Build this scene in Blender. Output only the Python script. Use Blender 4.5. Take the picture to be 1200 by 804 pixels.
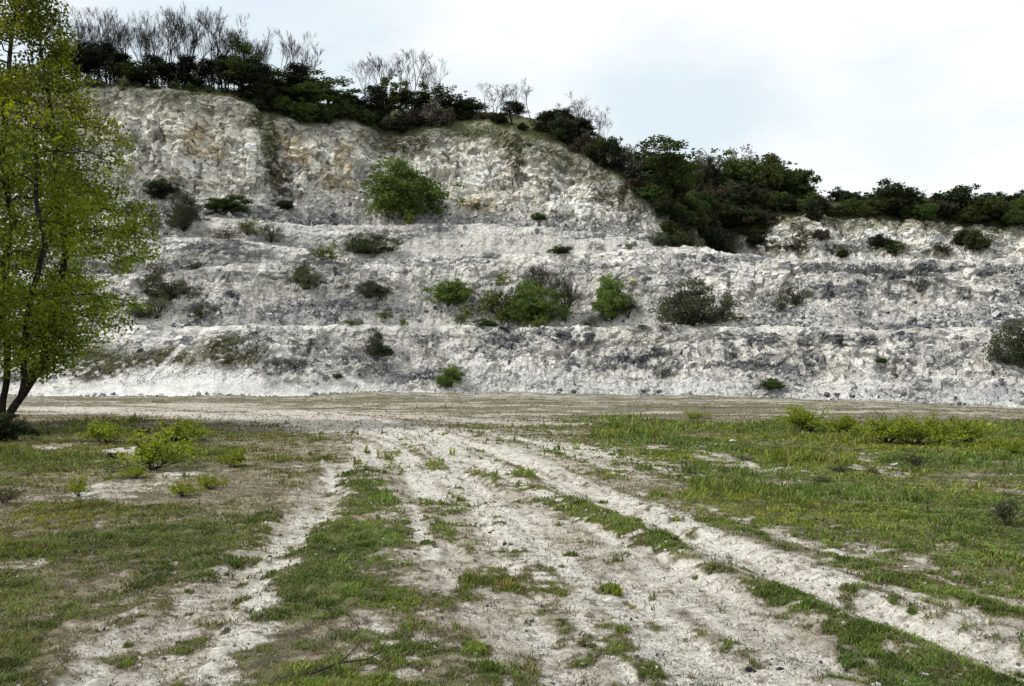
import bpy, math, random
import numpy as np
from mathutils import Vector

# ------------------------------------------------------------------ scene, camera, world, sun
scene = bpy.context.scene
for o in list(bpy.data.objects):
    bpy.data.objects.remove(o)
COL = scene.collection
W0, H0 = 1200.0, 804.0          # photograph measure, used to turn sightings into places
F = 1039.0                      # focal length in those units
HZ = 441.0                      # horizon line
CAMZ = 1.65

cam_d = bpy.data.cameras.new("camera")
cam = bpy.data.objects.new("camera", cam_d)
COL.objects.link(cam)
cam.location = (0, 0, CAMZ)
cam.rotation_euler = (math.radians(90), 0, 0)
cam_d.sensor_width = 36.0
cam_d.lens = 36.0 * F / W0
cam_d.shift_y = (HZ - H0 / 2) / W0
cam_d.clip_start = 0.1
cam_d.clip_end = 6000
scene.camera = cam

SUN_ELEV = math.radians(47)
SUN_AZ = math.radians(-94)      # from +Y towards +X; the sun stands behind the quarry
sun_d = bpy.data.lights.new("sun", 'SUN')
sun_d.energy = 3.3
sun_d.angle = math.radians(3)
sun_d.color = (1.0, 0.965, 0.92)
sun = bpy.data.objects.new("sun", sun_d)
COL.objects.link(sun)
sd = Vector((math.sin(SUN_AZ) * math.cos(SUN_ELEV), math.cos(SUN_AZ) * math.cos(SUN_ELEV), math.sin(SUN_ELEV)))
sun.rotation_euler = (-sd).to_track_quat('-Z', 'Y').to_euler()
sun.location = sd * 300

world = bpy.data.worlds.new("World")
scene.world = world
world.use_nodes = True
nt = world.node_tree
nt.nodes.clear()
N = nt.nodes.new
out = N('ShaderNodeOutputWorld')
bg = N('ShaderNodeBackground'); bg.inputs['Strength'].default_value = 0.1
sky = N('ShaderNodeTexSky'); sky.sky_type = 'NISHITA'; sky.sun_disc = False
sky.sun_elevation = SUN_ELEV; sky.sun_rotation = SUN_AZ
sky.air_density = 1.0; sky.dust_density = 2.0; sky.ozone_density = 1.0
tc = N('ShaderNodeTexCoord')
mp = N('ShaderNodeMapping'); mp.inputs['Scale'].default_value = (1.0, 1.0, 2.6); mp.inputs['Location'].default_value = (0.35, 0.1, 0.22)
nz = N('ShaderNodeTexNoise'); nz.inputs['Scale'].default_value = 2.6; nz.inputs['Detail'].default_value = 7; nz.inputs['Roughness'].default_value = 0.52
rp = N('ShaderNodeValToRGB')
rp.color_ramp.elements[0].position = 0.36; rp.color_ramp.elements[0].color = (0, 0, 0, 1)
rp.color_ramp.elements[1].position = 0.58; rp.color_ramp.elements[1].color = (1, 1, 1, 1)
mx = N('ShaderNodeMix'); mx.data_type = 'RGBA'
mx.inputs[7].default_value = (10.2, 10.5, 10.6, 1)
L = nt.links.new
veil = N('ShaderNodeMix'); veil.data_type = 'RGBA'; veil.inputs[0].default_value = 0.80   # thin high cloud over the blue
veil.inputs[7].default_value = (9.3, 10.5, 11.1, 1)
gap = N('ShaderNodeVectorMath'); gap.operation = 'DISTANCE'; gap.inputs[1].default_value = Vector((0.19, 1.0, 0.31)).normalized()
gr_ = N('ShaderNodeMapRange'); gr_.interpolation_type = 'SMOOTHSTEP'
gr_.inputs[1].default_value = 0.02; gr_.inputs[2].default_value = 0.16; gr_.inputs[3].default_value = -0.16; gr_.inputs[4].default_value = 0.0
ad = N('ShaderNodeMath'); ad.operation = 'ADD'
L(tc.outputs['Generated'], mp.inputs['Vector']); L(mp.outputs['Vector'], nz.inputs['Vector'])
L(tc.outputs['Generated'], gap.inputs[0]); L(gap.outputs['Value'], gr_.inputs[0])
L(nz.outputs['Fac'], ad.inputs[0]); L(gr_.outputs[0], ad.inputs[1])
L(ad.outputs[0], rp.inputs['Fac']); L(rp.outputs['Color'], mx.inputs[0])
L(sky.outputs['Color'], veil.inputs[6]); L(veil.outputs[2], mx.inputs[6]); L(mx.outputs[2], bg.inputs['Color']); L(bg.outputs['Background'], out.inputs['Surface'])

scene.view_settings.view_transform = 'Standard'
scene.view_settings.look = 'None'
scene.view_settings.gamma = 1
scene.view_settings.use_curve_mapping = False
scene.view_settings.exposure = -0.02

# ------------------------------------------------------------------ helpers
rng = np.random.default_rng(7)
random.seed(7)


def sstep(a, b, x):
    t = np.clip((x - a) / (b - a), 0, 1)
    return t * t * (3 - 2 * t)


def hashu(ix, iy, iz, seed):
    h = (ix.astype(np.uint32) * np.uint32(374761393) + iy.astype(np.uint32) * np.uint32(668265263)
         + iz.astype(np.uint32) * np.uint32(2147483647 - 5) + np.uint32((seed * 1013904223) & 0xffffffff))
    h ^= h >> np.uint32(13); h *= np.uint32(1274126177); h ^= h >> np.uint32(16); h *= np.uint32(2246822519); h ^= h >> np.uint32(15)
    return h


def hash01(ix, iy, iz, seed):
    return (hashu(ix, iy, iz, seed) >> np.uint32(8)).astype(np.float32) / np.float32(16777216.0)


def vnoise(x, y, z, seed=0):
    x = np.asarray(x, np.float32); y = np.asarray(y, np.float32); z = np.asarray(z, np.float32)
    fx, fy, fz = np.floor(x), np.floor(y), np.floor(z)
    ix, iy, iz = fx.astype(np.int32), fy.astype(np.int32), fz.astype(np.int32)
    tx, ty, tz = x - fx, y - fy, z - fz
    tx = tx * tx * (3 - 2 * tx); ty = ty * ty * (3 - 2 * ty); tz = tz * tz * (3 - 2 * tz)
    r = 0
    for dx in (0, 1):
        wx = tx if dx else 1 - tx
        for dy in (0, 1):
            wy = ty if dy else 1 - ty
            for dz in (0, 1):
                wz = tz if dz else 1 - tz
                r = r + wx * wy * wz * hash01(ix + dx, iy + dy, iz + dz, seed)
    return r


def fbm(x, y, z, octv=4, seed=0, gain=0.5):
    """about -1..1"""
    x = np.asarray(x, np.float32); y = np.asarray(y, np.float32); z = np.zeros_like(x) if np.isscalar(z) else np.asarray(z, np.float32)
    a, s, t = 1.0, 0, 0
    for k in range(octv):
        s = s + a * (vnoise(x, y, z, seed + k * 17) * 2 - 1)
        t += a
        a *= gain
        x, y, z = (x * 1.6 - y * 1.2) + 5.3, (x * 1.2 + y * 1.6) + 1.7, z * 2.03 + 3.1
    return s / t * 1.6


def cells(x, y, z, seed=0):
    """nearest jittered cell: distance, id hash 0..1, offset vector and a facet tilt value"""
    bx = np.floor(x - 0.5).astype(np.int32); by = np.floor(y - 0.5).astype(np.int32); bz = np.floor(z - 0.5).astype(np.int32)
    best = np.full(x.shape, 1e9, np.float32); idh = np.zeros_like(best)
    ox = np.zeros_like(best); oy = np.zeros_like(best); oz = np.zeros_like(best); d2 = np.full(x.shape, 1e9, np.float32)
    for dx in (0, 1):
        for dy in (0, 1):
            for dz in (0, 1):
                jx, jy, jz = bx + dx, by + dy, bz + dz
                h1 = hash01(jx, jy, jz, seed); h2 = hash01(jx, jy, jz, seed + 1); h3 = hash01(jx, jy, jz, seed + 2)
                vx = x - (jx + 0.5 + (h1 - 0.5) * 0.8); vy = y - (jy + 0.5 + (h2 - 0.5) * 0.8); vz = z - (jz + 0.5 + (h3 - 0.5) * 0.8)
                d = (np.maximum(np.maximum(np.abs(vx), np.abs(vy) * .8), np.abs(vz)) + .25 * (np.abs(vx) + np.abs(vz))) ** 2
                m = d < best
                d2 = np.where(m, best, np.minimum(d2, d))
                best = np.where(m, d, best)
                idh = np.where(m, hash01(jx, jy, jz, seed + 3), idh)
                ox = np.where(m, vx, ox); oy = np.where(m, vy, oy); oz = np.where(m, vz, oz)
    q = (idh * 6.2831 * 7)
    tilt = ox * np.cos(q) + oz * np.sin(q) + oy * np.sin(q * 1.7) * 0.5
    return np.sqrt(best), idh, tilt, np.sqrt(d2) - np.sqrt(best)


def mesh_from(name, V, faces, col=None, mats=(), matidx=None, smooth=False):
    """V (n,3); faces: list of int arrays (m,3) or (m,4)"""
    V = np.asarray(V, np.float32)
    me = bpy.data.meshes.new(name)
    me.vertices.add(len(V))
    me.vertices.foreach_set("co", V.ravel())
    if not isinstance(faces, (list, tuple)):
        faces = [faces]
    loops = np.concatenate([np.asarray(f, np.int32).ravel() for f in faces])
    sizes = np.concatenate([np.full(len(f), np.asarray(f).shape[1], np.int32) for f in faces])
    starts = np.concatenate([[0], np.cumsum(sizes)[:-1]]).astype(np.int32)
    me.loops.add(len(loops)); me.loops.foreach_set("vertex_index", loops)
    me.polygons.add(len(sizes)); me.polygons.foreach_set("loop_start", starts)
    try:
        me.polygons.foreach_set("loop_total", sizes)
    except Exception:
        pass
    if matidx is not None:
        me.polygons.foreach_set("material_index", np.asarray(matidx, np.int32))
    me.polygons.foreach_set("use_smooth", np.full(len(sizes), smooth, bool))
    if col is not None:
        at = me.attributes.new("Col", 'FLOAT_COLOR', 'POINT')
        c = np.ones((len(V), 4), np.float32); c[:, :3] = col
        at.data.foreach_set("color", c.ravel())
    for m in mats:
        me.materials.append(m)
    me.update(calc_edges=True)
    return me


def link(name, data, parent=None, loc=None):
    o = bpy.data.objects.new(name, data)
    COL.objects.link(o)
    if parent is not None:
        o.parent = parent
    if loc is not None:
        o.location = loc
    return o


def tag(o, label=None, cat=None, group=None, kind=None):
    if label: o["label"] = label
    if cat: o["category"] = cat
    if group: o["group"] = group
    if kind: o["kind"] = kind
    return o


def grid_faces(nr, nc):
    i = np.arange(nr * nc, dtype=np.int32).reshape(nr, nc)
    return np.stack([i[:-1, :-1], i[:-1, 1:], i[1:, 1:], i[1:, :-1]], -1).reshape(-1, 4)


def tubes(P0, P1, R0, R1, k=4):
    P0 = np.asarray(P0, np.float32); P1 = np.asarray(P1, np.float32); R0 = np.asarray(R0, np.float32); R1 = np.asarray(R1, np.float32)
    d = P1 - P0
    d /= np.maximum(np.linalg.norm(d, axis=1, keepdims=True), 1e-6)
    ref = np.where(np.abs(d[:, 2:3]) > 0.8, np.array([[1, 0, 0]], np.float32), np.array([[0, 0, 1]], np.float32))
    u = np.cross(d, ref); u /= np.maximum(np.linalg.norm(u, axis=1, keepdims=True), 1e-6)
    v = np.cross(d, u)
    a = np.arange(k) * 2 * np.pi / k
    ring = u[:, None, :] * np.cos(a)[None, :, None] + v[:, None, :] * np.sin(a)[None, :, None]
    A = P0[:, None, :] + ring * R0[:, None, None]
    B = P1[:, None, :] + ring * R1[:, None, None]
    V = np.concatenate([A, B], 1).reshape(-1, 3)
    base = (np.arange(len(P0)) * 2 * k)[:, None]
    j = np.arange(k)[None, :]; j2 = (np.arange(k)[None, :] + 1) % k
    Fq = np.stack([base + j, base + j2, base + k + j2, base + k + j], -1).reshape(-1, 4)
    return V, Fq


def leaf_quads(P, size, cols, rg, up=0.3, width=0.55, jit=0.35, droop=0.0):
    """one diamond leaf per point; cols (n,3)"""
    n = len(P)
    d = rg.normal(size=(n, 3)); d[:, 2] += up - droop
    d /= np.linalg.norm(d, axis=1, keepdims=True)
    w = rg.normal(size=(n, 3)); w -= (w * d).sum(1, keepdims=True) * d
    w /= np.linalg.norm(w, axis=1, keepdims=True)
    s = (np.asarray(size) * (1 + jit * rg.uniform(-1, 1, n)))[:, None]
    a = P - d * s * 0.5; b = P + w * s * width * 0.5; c = P + d * s * 0.5; e = P - w * s * width * 0.5
    V = np.stack([a, b, c, e], 1).reshape(-1, 3)
    Fq = np.arange(n * 4).reshape(n, 4)
    return V, Fq, np.repeat(cols, 4, axis=0)


def mixcol(a, b, t):
    a = np.asarray(a, float); b = np.asarray(b, float)
    return a[None, :] * (1 - t[:, None]) + b[None, :] * t[:, None]


def at(px, py, Y):
    """the place at depth Y seen at a sighting (px, py)"""
    return np.array([(px - 600) / F * Y, Y, CAMZ + (HZ - py) / F * Y])


# ------------------------------------------------------------------ materials
def new_mat(name):
    m = bpy.data.materials.new(name)
    m.use_nodes = True
    t = m.node_tree
    t.nodes.clear()
    o = t.nodes.new('ShaderNodeOutputMaterial')
    return m, t, o


def earth_mat(name, scales=((9, .45), (2.2, .25)), bump=0.5, bump_scale=6.0, bump_dist=0.12, rough=0.95):
    """ground / rock: per-place albedo from attribute Col, broken up by fine noise and a bump"""
    m, t, o = new_mat(name)
    n = t.nodes.new; l = t.links.new
    b = n('ShaderNodeBsdfPrincipled'); b.inputs['Roughness'].default_value = rough
    b.inputs['Specular IOR Level'].default_value = 0.15
    a = n('ShaderNodeAttribute'); a.attribute_name = 'Col'
    tcn = n('ShaderNodeTexCoord')
    cur = a.outputs['Color']
    for sc, amt in scales:
        q = n('ShaderNodeTexNoise'); q.inputs['Scale'].default_value = sc; q.inputs['Detail'].default_value = 5; q.inputs['Roughness'].default_value = 0.65
        l(tcn.outputs['Object'], q.inputs['Vector'])
        mr = n('ShaderNodeMapRange'); mr.inputs[1].default_value = 0.3; mr.inputs[2].default_value = 0.7
        mr.inputs[3].default_value = 1 - amt; mr.inputs[4].default_value = 1 + amt
        l(q.outputs['Fac'], mr.inputs[0])
        mm = n('ShaderNodeVectorMath'); mm.operation = 'SCALE'
        l(cur, mm.inputs[0]); l(mr.outputs[0], mm.inputs['Scale'])
        cur = mm.outputs[0]
    l(cur, b.inputs['Base Color'])
    q = n('ShaderNodeTexNoise'); q.inputs['Scale'].default_value = bump_scale; q.inputs['Detail'].default_value = 8; q.inputs['Roughness'].default_value = 0.7
    l(tcn.outputs['Object'], q.inputs['Vector'])
    bp = n('ShaderNodeBump'); bp.inputs['Strength'].default_value = bump; bp.inputs['Distance'].default_value = bump_dist
    l(q.outputs['Fac'], bp.inputs['Height']); l(bp.outputs['Normal'], b.inputs['Normal'])
    l(b.outputs[0], o.inputs[0])
    return m


def leaf_mat(name, trans=0.35, var=0.25, tint=(1, 1, 1)):
    m, t, o = new_mat(name)
    n = t.nodes.new; l = t.links.new
    a = n('ShaderNodeAttribute'); a.attribute_name = 'Col'
    oi = n('ShaderNodeObjectInfo')
    mr = n('ShaderNodeMapRange'); mr.inputs[3].default_value = 1 - var; mr.inputs[4].default_value = 1 + var
    l(oi.outputs['Random'], mr.inputs[0])
    mm = n('ShaderNodeVectorMath'); mm.operation = 'SCALE'
    l(a.outputs['Color'], mm.inputs[0]); l(mr.outputs[0], mm.inputs['Scale'])
    d = n('ShaderNodeBsdfPrincipled'); d.inputs['Roughness'].default_value = 0.6; d.inputs['Specular IOR Level'].default_value = 0.25
    tr = n('ShaderNodeBsdfTranslucent')
    l(mm.outputs[0], d.inputs['Base Color'])
    yl = n('ShaderNodeVectorMath'); yl.operation = 'MULTIPLY'; yl.inputs[1].default_value = (1.5, 1.35, 0.6) if tint == (1, 1, 1) else tint
    l(mm.outputs[0], yl.inputs[0]); l(yl.outputs[0], tr.inputs['Color'])
    ms = n('ShaderNodeMixShader'); ms.inputs[0].default_value = trans
    l(d.outputs[0], ms.inputs[1]); l(tr.outputs[0], ms.inputs[2]); l(ms.outputs[0], o.inputs[0])
    return m


def bark_mat(name, c0, c1, scale=8):
    m, t, o = new_mat(name)
    n = t.nodes.new; l = t.links.new
    b = n('ShaderNodeBsdfPrincipled'); b.inputs['Roughness'].default_value = 0.9; b.inputs['Specular IOR Level'].default_value = 0.15
    tcn = n('ShaderNodeTexCoord')
    q = n('ShaderNodeTexNoise'); q.inputs['Scale'].default_value = scale; q.inputs['Detail'].default_value = 5
    r = n('ShaderNodeValToRGB'); r.color_ramp.elements[0].color = (*c0, 1); r.color_ramp.elements[1].color = (*c1, 1)
    r.color_ramp.elements[0].position = .35; r.color_ramp.elements[1].position = .65
    l(tcn.outputs['Object'], q.inputs['Vector']); l(q.outputs['Fac'], r.inputs['Fac']); l(r.outputs['Color'], b.inputs['Base Color'])
    bp = n('ShaderNodeBump'); bp.inputs['Strength'].default_value = .6; bp.inputs['Distance'].default_value = 0.03
    l(q.outputs['Fac'], bp.inputs['Height']); l(bp.outputs['Normal'], b.inputs['Normal'])
    l(b.outputs[0], o.inputs[0])
    return m


M_ROCK = earth_mat("chalk rock", ((4.5, .20), (1.1, .22), (14, .12)), 0.55, 5.0, 0.12)
M_FLOOR = earth_mat("chalky soil", ((11, .28), (42, .38), (130, .3)), 0.8, 55.0, 0.02)
M_STONE = earth_mat("loose stone", ((7, .3),), 0.6, 6.0, 0.08)
M_LEAF = leaf_mat("leaf", 0.35, 0.22)
M_LEAF_HERO = leaf_mat("spring leaf", 0.5, 0.0, (1.38, 1.36, .5))
M_GRASS = leaf_mat("grass blade", 0.3, 0.0)
M_BARK = bark_mat("dark bark", (0.012, 0.010, 0.009), (0.05, 0.043, 0.036))
M_TWIG = bark_mat("grey twig", (0.02, 0.018, 0.017), (0.07, 0.06, 0.055), 3)

# ------------------------------------------------------------------ the quarry: key lines across the view, each a sighting height and a depth
PX = np.concatenate([np.linspace(-720, -110, 45), np.linspace(-100, 1300, 1290), np.linspace(1310, 1900, 45)])


def tab(pairs):
    p = np.array(pairs, float)
    return np.interp(PX, p[:, 0], p[:, 1])


def n1(scale, seed, amp):
    return amp * fbm(PX / scale, np.full_like(PX, seed * 3.7), 0.0, 4, seed)


left = 1 - sstep(360, 420, PX)
right = sstep(770, 850, PX)
DF = tab([(-700, 84), (0, 82), (250, 83), (480, 92), (700, 90), (850, 85), (1000, 78), (1200, 71), (1900, 60)])
py_foot = tab([(-700, 470), (60, 463), (300, 464), (420, 460), (600, 459), (700, 462), (850, 465), (1000, 470), (1200, 477), (1900, 490)]) + n1(40, 1, 2.2)
py_A = tab([(-700, 384), (60, 400), (100, 390), (150, 379), (182, 382.5), (250, 382), (400, 382.5), (540, 380), (600, 384.5), (800, 383), (900, 384), (1000, 384), (1200, 382), (1900, 382)]) + n1(60, 2, 1.0)
py_A1 = 0.45 * py_foot + 0.55 * py_A - 4 + n1(45, 3, 8)
D_A1 = DF + tab([(-700, 4), (90, 5.5), (250, 5.2), (450, 4.6), (1900, 4.6)])
D_A = DF + tab([(-700, 9), (90, 10.5), (250, 10), (450, 7.5), (900, 7), (1000, 7), (1060, 9), (1200, 9.5), (1900, 9)]) + n1(40, 4, .8)
D_Ai = D_A + 5.0
py_B = tab([(-700, 322), (160, 321), (210, 321), (235, 314), (300, 308), (380, 304), (450, 312), (1900, 325)]) + n1(25, 5, 3)
py_B1 = py_B * .5 + py_A * .5 + n1(40, 6, 7)
D_B1 = D_Ai + 4.5
D_B = D_Ai + 7.0 + n1(30, 7, .5)
D_Bi = D_B + 0.5 + 4.0 * left
py_C = tab([(-700, 276), (160, 276), (250, 279), (300, 283), (340, 289), (400, 299), (440, 296), (470, 292.5), (520, 298), (640, 299), (700, 297), (760, 291), (800, 288.5), (830, 293), (900, 300), (960, 307), (1000, 305), (1040, 304), (1080, 302.5), (1150, 307), (1200, 301), (1260, 305), (1900, 300)]) + n1(22, 8, 1.4)
D_C = D_Bi + 4.5 + n1(35, 9, .6)
D_Ci = D_C + 5.5 + 8 * right
py_D = tab([(-700, 252), (170, 254), (260, 256), (340, 264), (400, 262), (560, 263), (640, 265), (700, 273), (760, 283), (800, 290), (1900, 300)]) + n1(30, 10, 1.5)
D_D = D_Ci + 4.5 + 14 * right
D_Di = D_D + 2 + 5 * sstep(340, 420, PX) + 5 * right
py_E = tab([(-700, 228), (170, 230), (300, 236), (340, 240), (420, 246), (560, 240), (640, 254), (700, 266), (760, 277), (800, 291), (900, 293), (1200, 300), (1900, 302)]) + n1(30, 11, 3)
D_E = D_Di + 4 + 3 * right
py_F = tab([(-700, 103), (110, 103), (170, 105), (240, 112), (275, 118), (305, 134), (325, 137), (350, 148), (372, 150), (388, 143), (412, 144), (445, 160), (470, 166), (500, 158), (530, 153), (570, 147), (620, 165), (650, 174), (690, 190), (720, 211), (745, 236), (775, 262), (850, 262), (880, 259), (960, 256), (1050, 259), (1130, 265), (1200, 266), (1900, 262)]) + n1(14, 12, 2.5)
D_M = D_E + tab([(-700, 2.5), (420, 3), (520, 6), (720, 5), (800, 3), (1900, 2)])
py_M = .5 * py_E + .5 * py_F
D_F = D_E + tab([(-700, 5.5), (280, 6), (420, 9), (560, 13), (700, 10), (800, 5), (1900, 4.5)]) + n1(25, 13, .8)
py_R = tab([(-700, 97), (110, 98), (280, 106), (330, 119), (400, 123), (450, 128), (530, 129), (600, 133), (640, 141), (700, 162), (760, 187), (800, 202), (860, 210), (900, 217), (960, 234), (1050, 237), (1200, 240), (1900, 236)]) + n1(40, 14, 1.2)
D_G = D_F + 3
D_R = D_F + tab([(-700, 14), (300, 14), (500, 16), (700, 18), (800, 28), (1900, 30)])


def zz(py, D):
    return CAMZ + (HZ - py) / F * D


z_foot = zz(py_foot, DF)
zF, zR = zz(py_F, D_F), zz(py_R, D_R)
z_A, z_B, z_C, z_D = zz(py_A, D_A), zz(py_B, D_B), zz(py_C, D_C), zz(py_D, D_D)
KEY = [  # depth, height, rows up to the next line, type weights: cliff, scree, bench, vegetated
    (DF - 5, z_foot - 0.8, 8),
    (DF, z_foot, 75),
    (D_A1, zz(py_A1, D_A1), 85),
    (D_A, z_A, 26),
    (D_Ai, z_A - 0.3, 60),
    (D_B1, zz(py_B1, D_B1), 55),
    (D_B, z_B, 22),
    (D_Bi, z_B - 0.25 * left + 0.3 * (1 - left), 50),
    (D_C, z_C, 26),
    (D_Ci, z_C - 0.3 - 1.5 * right, 50),
    (D_D, z_D * (1 - right) + (z_C - 1.0) * right, 24),
    (D_Di, (z_D + 0.4) * (1 - right) + (z_C - .5) * right, 34),
    (D_E, zz(py_E, D_E), 100),
    (D_M, zz(py_M, D_M), 110),
    (D_F, zF, 30),
    (D_G, zF * .8 + zR * .2 + 0.4, 60),
    (D_R, zR, 20),
    (D_R + 60, zR - 3, 10),
    (D_R + 400, zR * 0.6, 4),
    (D_R + 1500, zR * 0.2, 1),
]
#        cliff scree bench veg   at each key line
TYPE = np.array([[0, 1, .3, 0], [0, 1, .2, 0], [.4, .8, 0, 0], [.6, .2, .5, 0], [0, .8, 1, 0], [.3, .8, 0, 0], [.6, .3, .4, 0], [.5, .6, .2, 0],
                 [.6, .2, .5, 0], [0, .8, 1, 0], [.3, .6, .6, 0], [0, 1, .8, 0], [.5, .8, 0, 0], [1, .1, 0, 0], [.8, 0, 0, .6], [0, 0, .3, 1],
                 [0, 0, .3, 1], [0, 0, .3, 1], [0, 0, 1, 1], [0, 0, 1, 1]], float)
rows_Y, rows_Z, rows_T = [], [], []
for k in range(len(KEY) - 1):
    d0, h0, nr = KEY[k]; d1, h1, _ = KEY[k + 1]
    for i in range(nr):
        f = i / nr
        g = f
        rows_Y.append(d0 * (1 - f) + d1 * f); rows_Z.append(h0 * (1 - g) + h1 * g); rows_T.append(k + f)
rows_Y.append(KEY[-1][0]); rows_Z.append(KEY[-1][1]); rows_T.append(len(KEY) - 1)
GY = np.array(rows_Y, np.float32); GZ = np.array(rows_Z, np.float32); RT = np.array(rows_T)
A_ = ((PX - 600) / F).astype(np.float32)
GX = GY * A_[None, :]
NR, NC = GY.shape
TW = np.stack([np.interp(RT, np.arange(len(KEY)), TYPE[:, i]) for i in range(4)], 0).astype(np.float32)
cliff = np.repeat(TW[0][:, None], NC, 1); scree = np.repeat(TW[1][:, None], NC, 1); bench = np.repeat(TW[2][:, None], NC, 1); vegw = np.repeat(TW[3][:, None], NC, 1)
RTT = np.repeat(RT[:, None], NC, 1).astype(np.float32)
PXX = np.repeat(PX[None, :], NR, 0).astype(np.float32)
R_ = right[None, :].astype(np.float32)
PYY = HZ - (GZ - CAMZ) / GY * F
# everything behind the last lip on the far end is scrub-grown, bar the small far cliff
vegw = np.maximum(vegw, R_ * (RTT > 8.6) * (1 - ((RTT > 11.2) & (RTT < 14.0)) * sstep(850, 890, PXX)))
# smooth the steps of the profile a little (weathered lips)
for _ in range(2):
    GZ[1:-1] = .25 * GZ[:-2] + .5 * GZ[1:-1] + .25 * GZ[2:]
    GY[1:-1] = .25 * GY[:-2] + .5 * GY[1:-1] + .25 * GY[2:]


def normals(X, Y, Z):
    P = np.stack([X, Y, Z], -1)
    du = np.gradient(P, axis=1); dv = np.gradient(P, axis=0)
    n = np.cross(du, dv)
    n /= np.maximum(np.linalg.norm(n, axis=-1, keepdims=True), 1e-9)
    return n


def blur_rows(a, k):
    c = np.cumsum(np.pad(a, ((k + 1, k), (0, 0)), mode='edge'), axis=0)
    return (c[2 * k + 1:] - c[:-2 * k - 1]) / (2 * k + 1)


GX = GY * A_[None, :]
Nn = normals(GX, GY, GZ)
Nn = np.stack([blur_rows(Nn[..., i], 9) for i in range(3)], -1)
Nn /= np.maximum(np.linalg.norm(Nn, axis=-1, keepdims=True), 1e-9)
fx, fy, fz = GX.ravel(), GY.ravel(), GZ.ravel()


def onG(a):
    return a.reshape(NR, NC)


calm = 1 - 0.8 * np.clip(bench, 0, 1)
farc = 1.0
far_fade = 1 - sstep(15.5, 17.5, RTT)
# gullies and buttresses
gul = onG(fbm(fx * .22, fy * .12, fz * .05, 4, 31))
big = onG(fbm(fx * .07, fy * .07, fz * .07, 3, 32))
lay = onG(fbm(fx * .10, fy * .10, fz * .7, 2, 33))
fine = onG(fbm(fx * 1.1, fy * 1.1, fz * 1.1, 4, 34, .6))
wx = fx + 0.22 * fine.ravel(); wz = fz + 0.12 * fine.ravel() + .10 * fx
c1, i1, t1, e1 = [onG(a) for a in cells(wx * .50, fy * .30, wz * .38, 41)]
c2, i2, t2, e2 = [onG(a) for a in cells(wx * 1.25 + 7, fy * .8, wz * 1.1, 51)]
c0, i0, t0, e0 = [onG(a) for a in cells(wx * .20 + 3, fy * .12, wz * .24, 91)]
c3, i3, t3, e3 = [onG(a) for a in cells(wx * 2.6 + 3, fy * 2.6, wz * 3.0, 61)]
crag = np.clip(cliff * 1.0 + 0.15, 0, 1)
ruin = onG(sstep(-.1, .5, fbm(fx * .12 + 9, fy * .1, fz * .14, 3, 36)))   # where faces are broken to rubble
rub = np.clip(scree * .8 + .5 * ruin, 0, 1)
vfree = 1 - .8 * vegw
disp = (big * .35 + gul * 1.0 * crag) * vfree
disp += lay * 0.30 * crag * vfree
disp += ((i1 - .5) * 0.85 + t1 * 0.35) * crag * (1 - .4 * ruin) * vfree
disp += ((i0 - .5) * 1.3 + t0 * .5) * crag * (1 - .3 * ruin) * vfree
disp += ((i2 - .5) * 0.58 + t2 * 0.34) * (0.35 + .65 * crag) * vfree
disp += ((.5 - c3) * 0.19 + (i3 - .5) * .10) * (0.3 + rub) * vfree
disp += fine * 0.02 + (hash01(np.arange(NR * NC).reshape(NR, NC), np.zeros((NR, NC), int), np.zeros((NR, NC), int), 5) - .5) * .06 * vfree
apz = (1 - sstep(1.2, 1.6, RTT)) * sstep(-40, 60, PXX) * (1 - sstep(380, 480, PXX))
mound = (1 - sstep(2.9, 3.2, RTT)) * sstep(40, 80, PXX) * (1 - sstep(240, 330, PXX))
calm = calm * (1 - .8 * apz) * (1 - .65 * mound)
lipw = np.zeros_like(RTT)
for tl in (3, 6, 8, 10):
    sm = (left[None, :] if tl == 6 else 1 - .9 * R_ if tl == 10 else 1.0)
    lipw = np.maximum(lipw, np.exp(-((RTT - tl) / .26) ** 2) * sm * (.75 + .25 * np.sign(big)))
bz = fz.reshape(NR, NC) * .62 + .5 * onG(fbm(fx * .05, fy * .05, fz * .05, 3, 95)) + .12 * (i2 - .5)
bfr = np.abs(bz - np.round(bz))
bedline = (1 - sstep(.03, .11, bfr)) * sstep(-.25, .25, onG(fbm(fx * .12, fy * .1, fz * .5, 3, 96)))
flute = onG(fbm(fx * .75, fy * .45, fz * .07, 3, 97))
disp += flute * .34 * crag * vfree * sstep(11.5, 12.3, RTT)
disp -= bedline * (.28 - .16 * sstep(11.5, 12.3, RTT)) * np.clip(cliff + .1, 0, 1) * vfree
disp *= calm * far_fade * (1 - .8 * lipw)
# keep the lips true: little displacement sideways of the line right at the lip rows
GXd = GX + Nn[..., 0] * disp; GYd = GY + Nn[..., 1] * disp; GZd = GZ + Nn[..., 2] * disp
lump = onG(fbm(fx * .5, fy * .5, fz * .5, 4, 35))
GZd += bench * lump * 0.25 * far_fade

# ---- albedo of the rock and soil
PYD = HZ - (GZd - CAMZ) / GYd * F
one = np.ones_like(GX)[..., None]


def C(c):
    return np.array(c, np.float32)[None, None, :]


def lerp(a, b, t):
    return a * (1 - t[..., None]) + b * t[..., None]


tone = onG(fbm(fx * .3, fy * .3, fz * .5, 5, 71))
tone2 = onG(fbm(fx * 1.7, fy * 1.7, fz * 2.2, 4, 72, .65))
tone3 = onG(fbm(fx * .05, fy * .05, fz * .12, 3, 73))
chalk = lerp(C((.57, .54, .485)) * one, C((.37, .36, .345)), sstep(-.1, .7, tone + .4 * tone2 - .25 * sstep(11.9, 12.4, RTT)))
chalk = lerp(chalk, C((.60, .585, .55)), sstep(.1, .7, -tone + .7 * (i2 - .5) - .3 * tone2) * .8)
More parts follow.
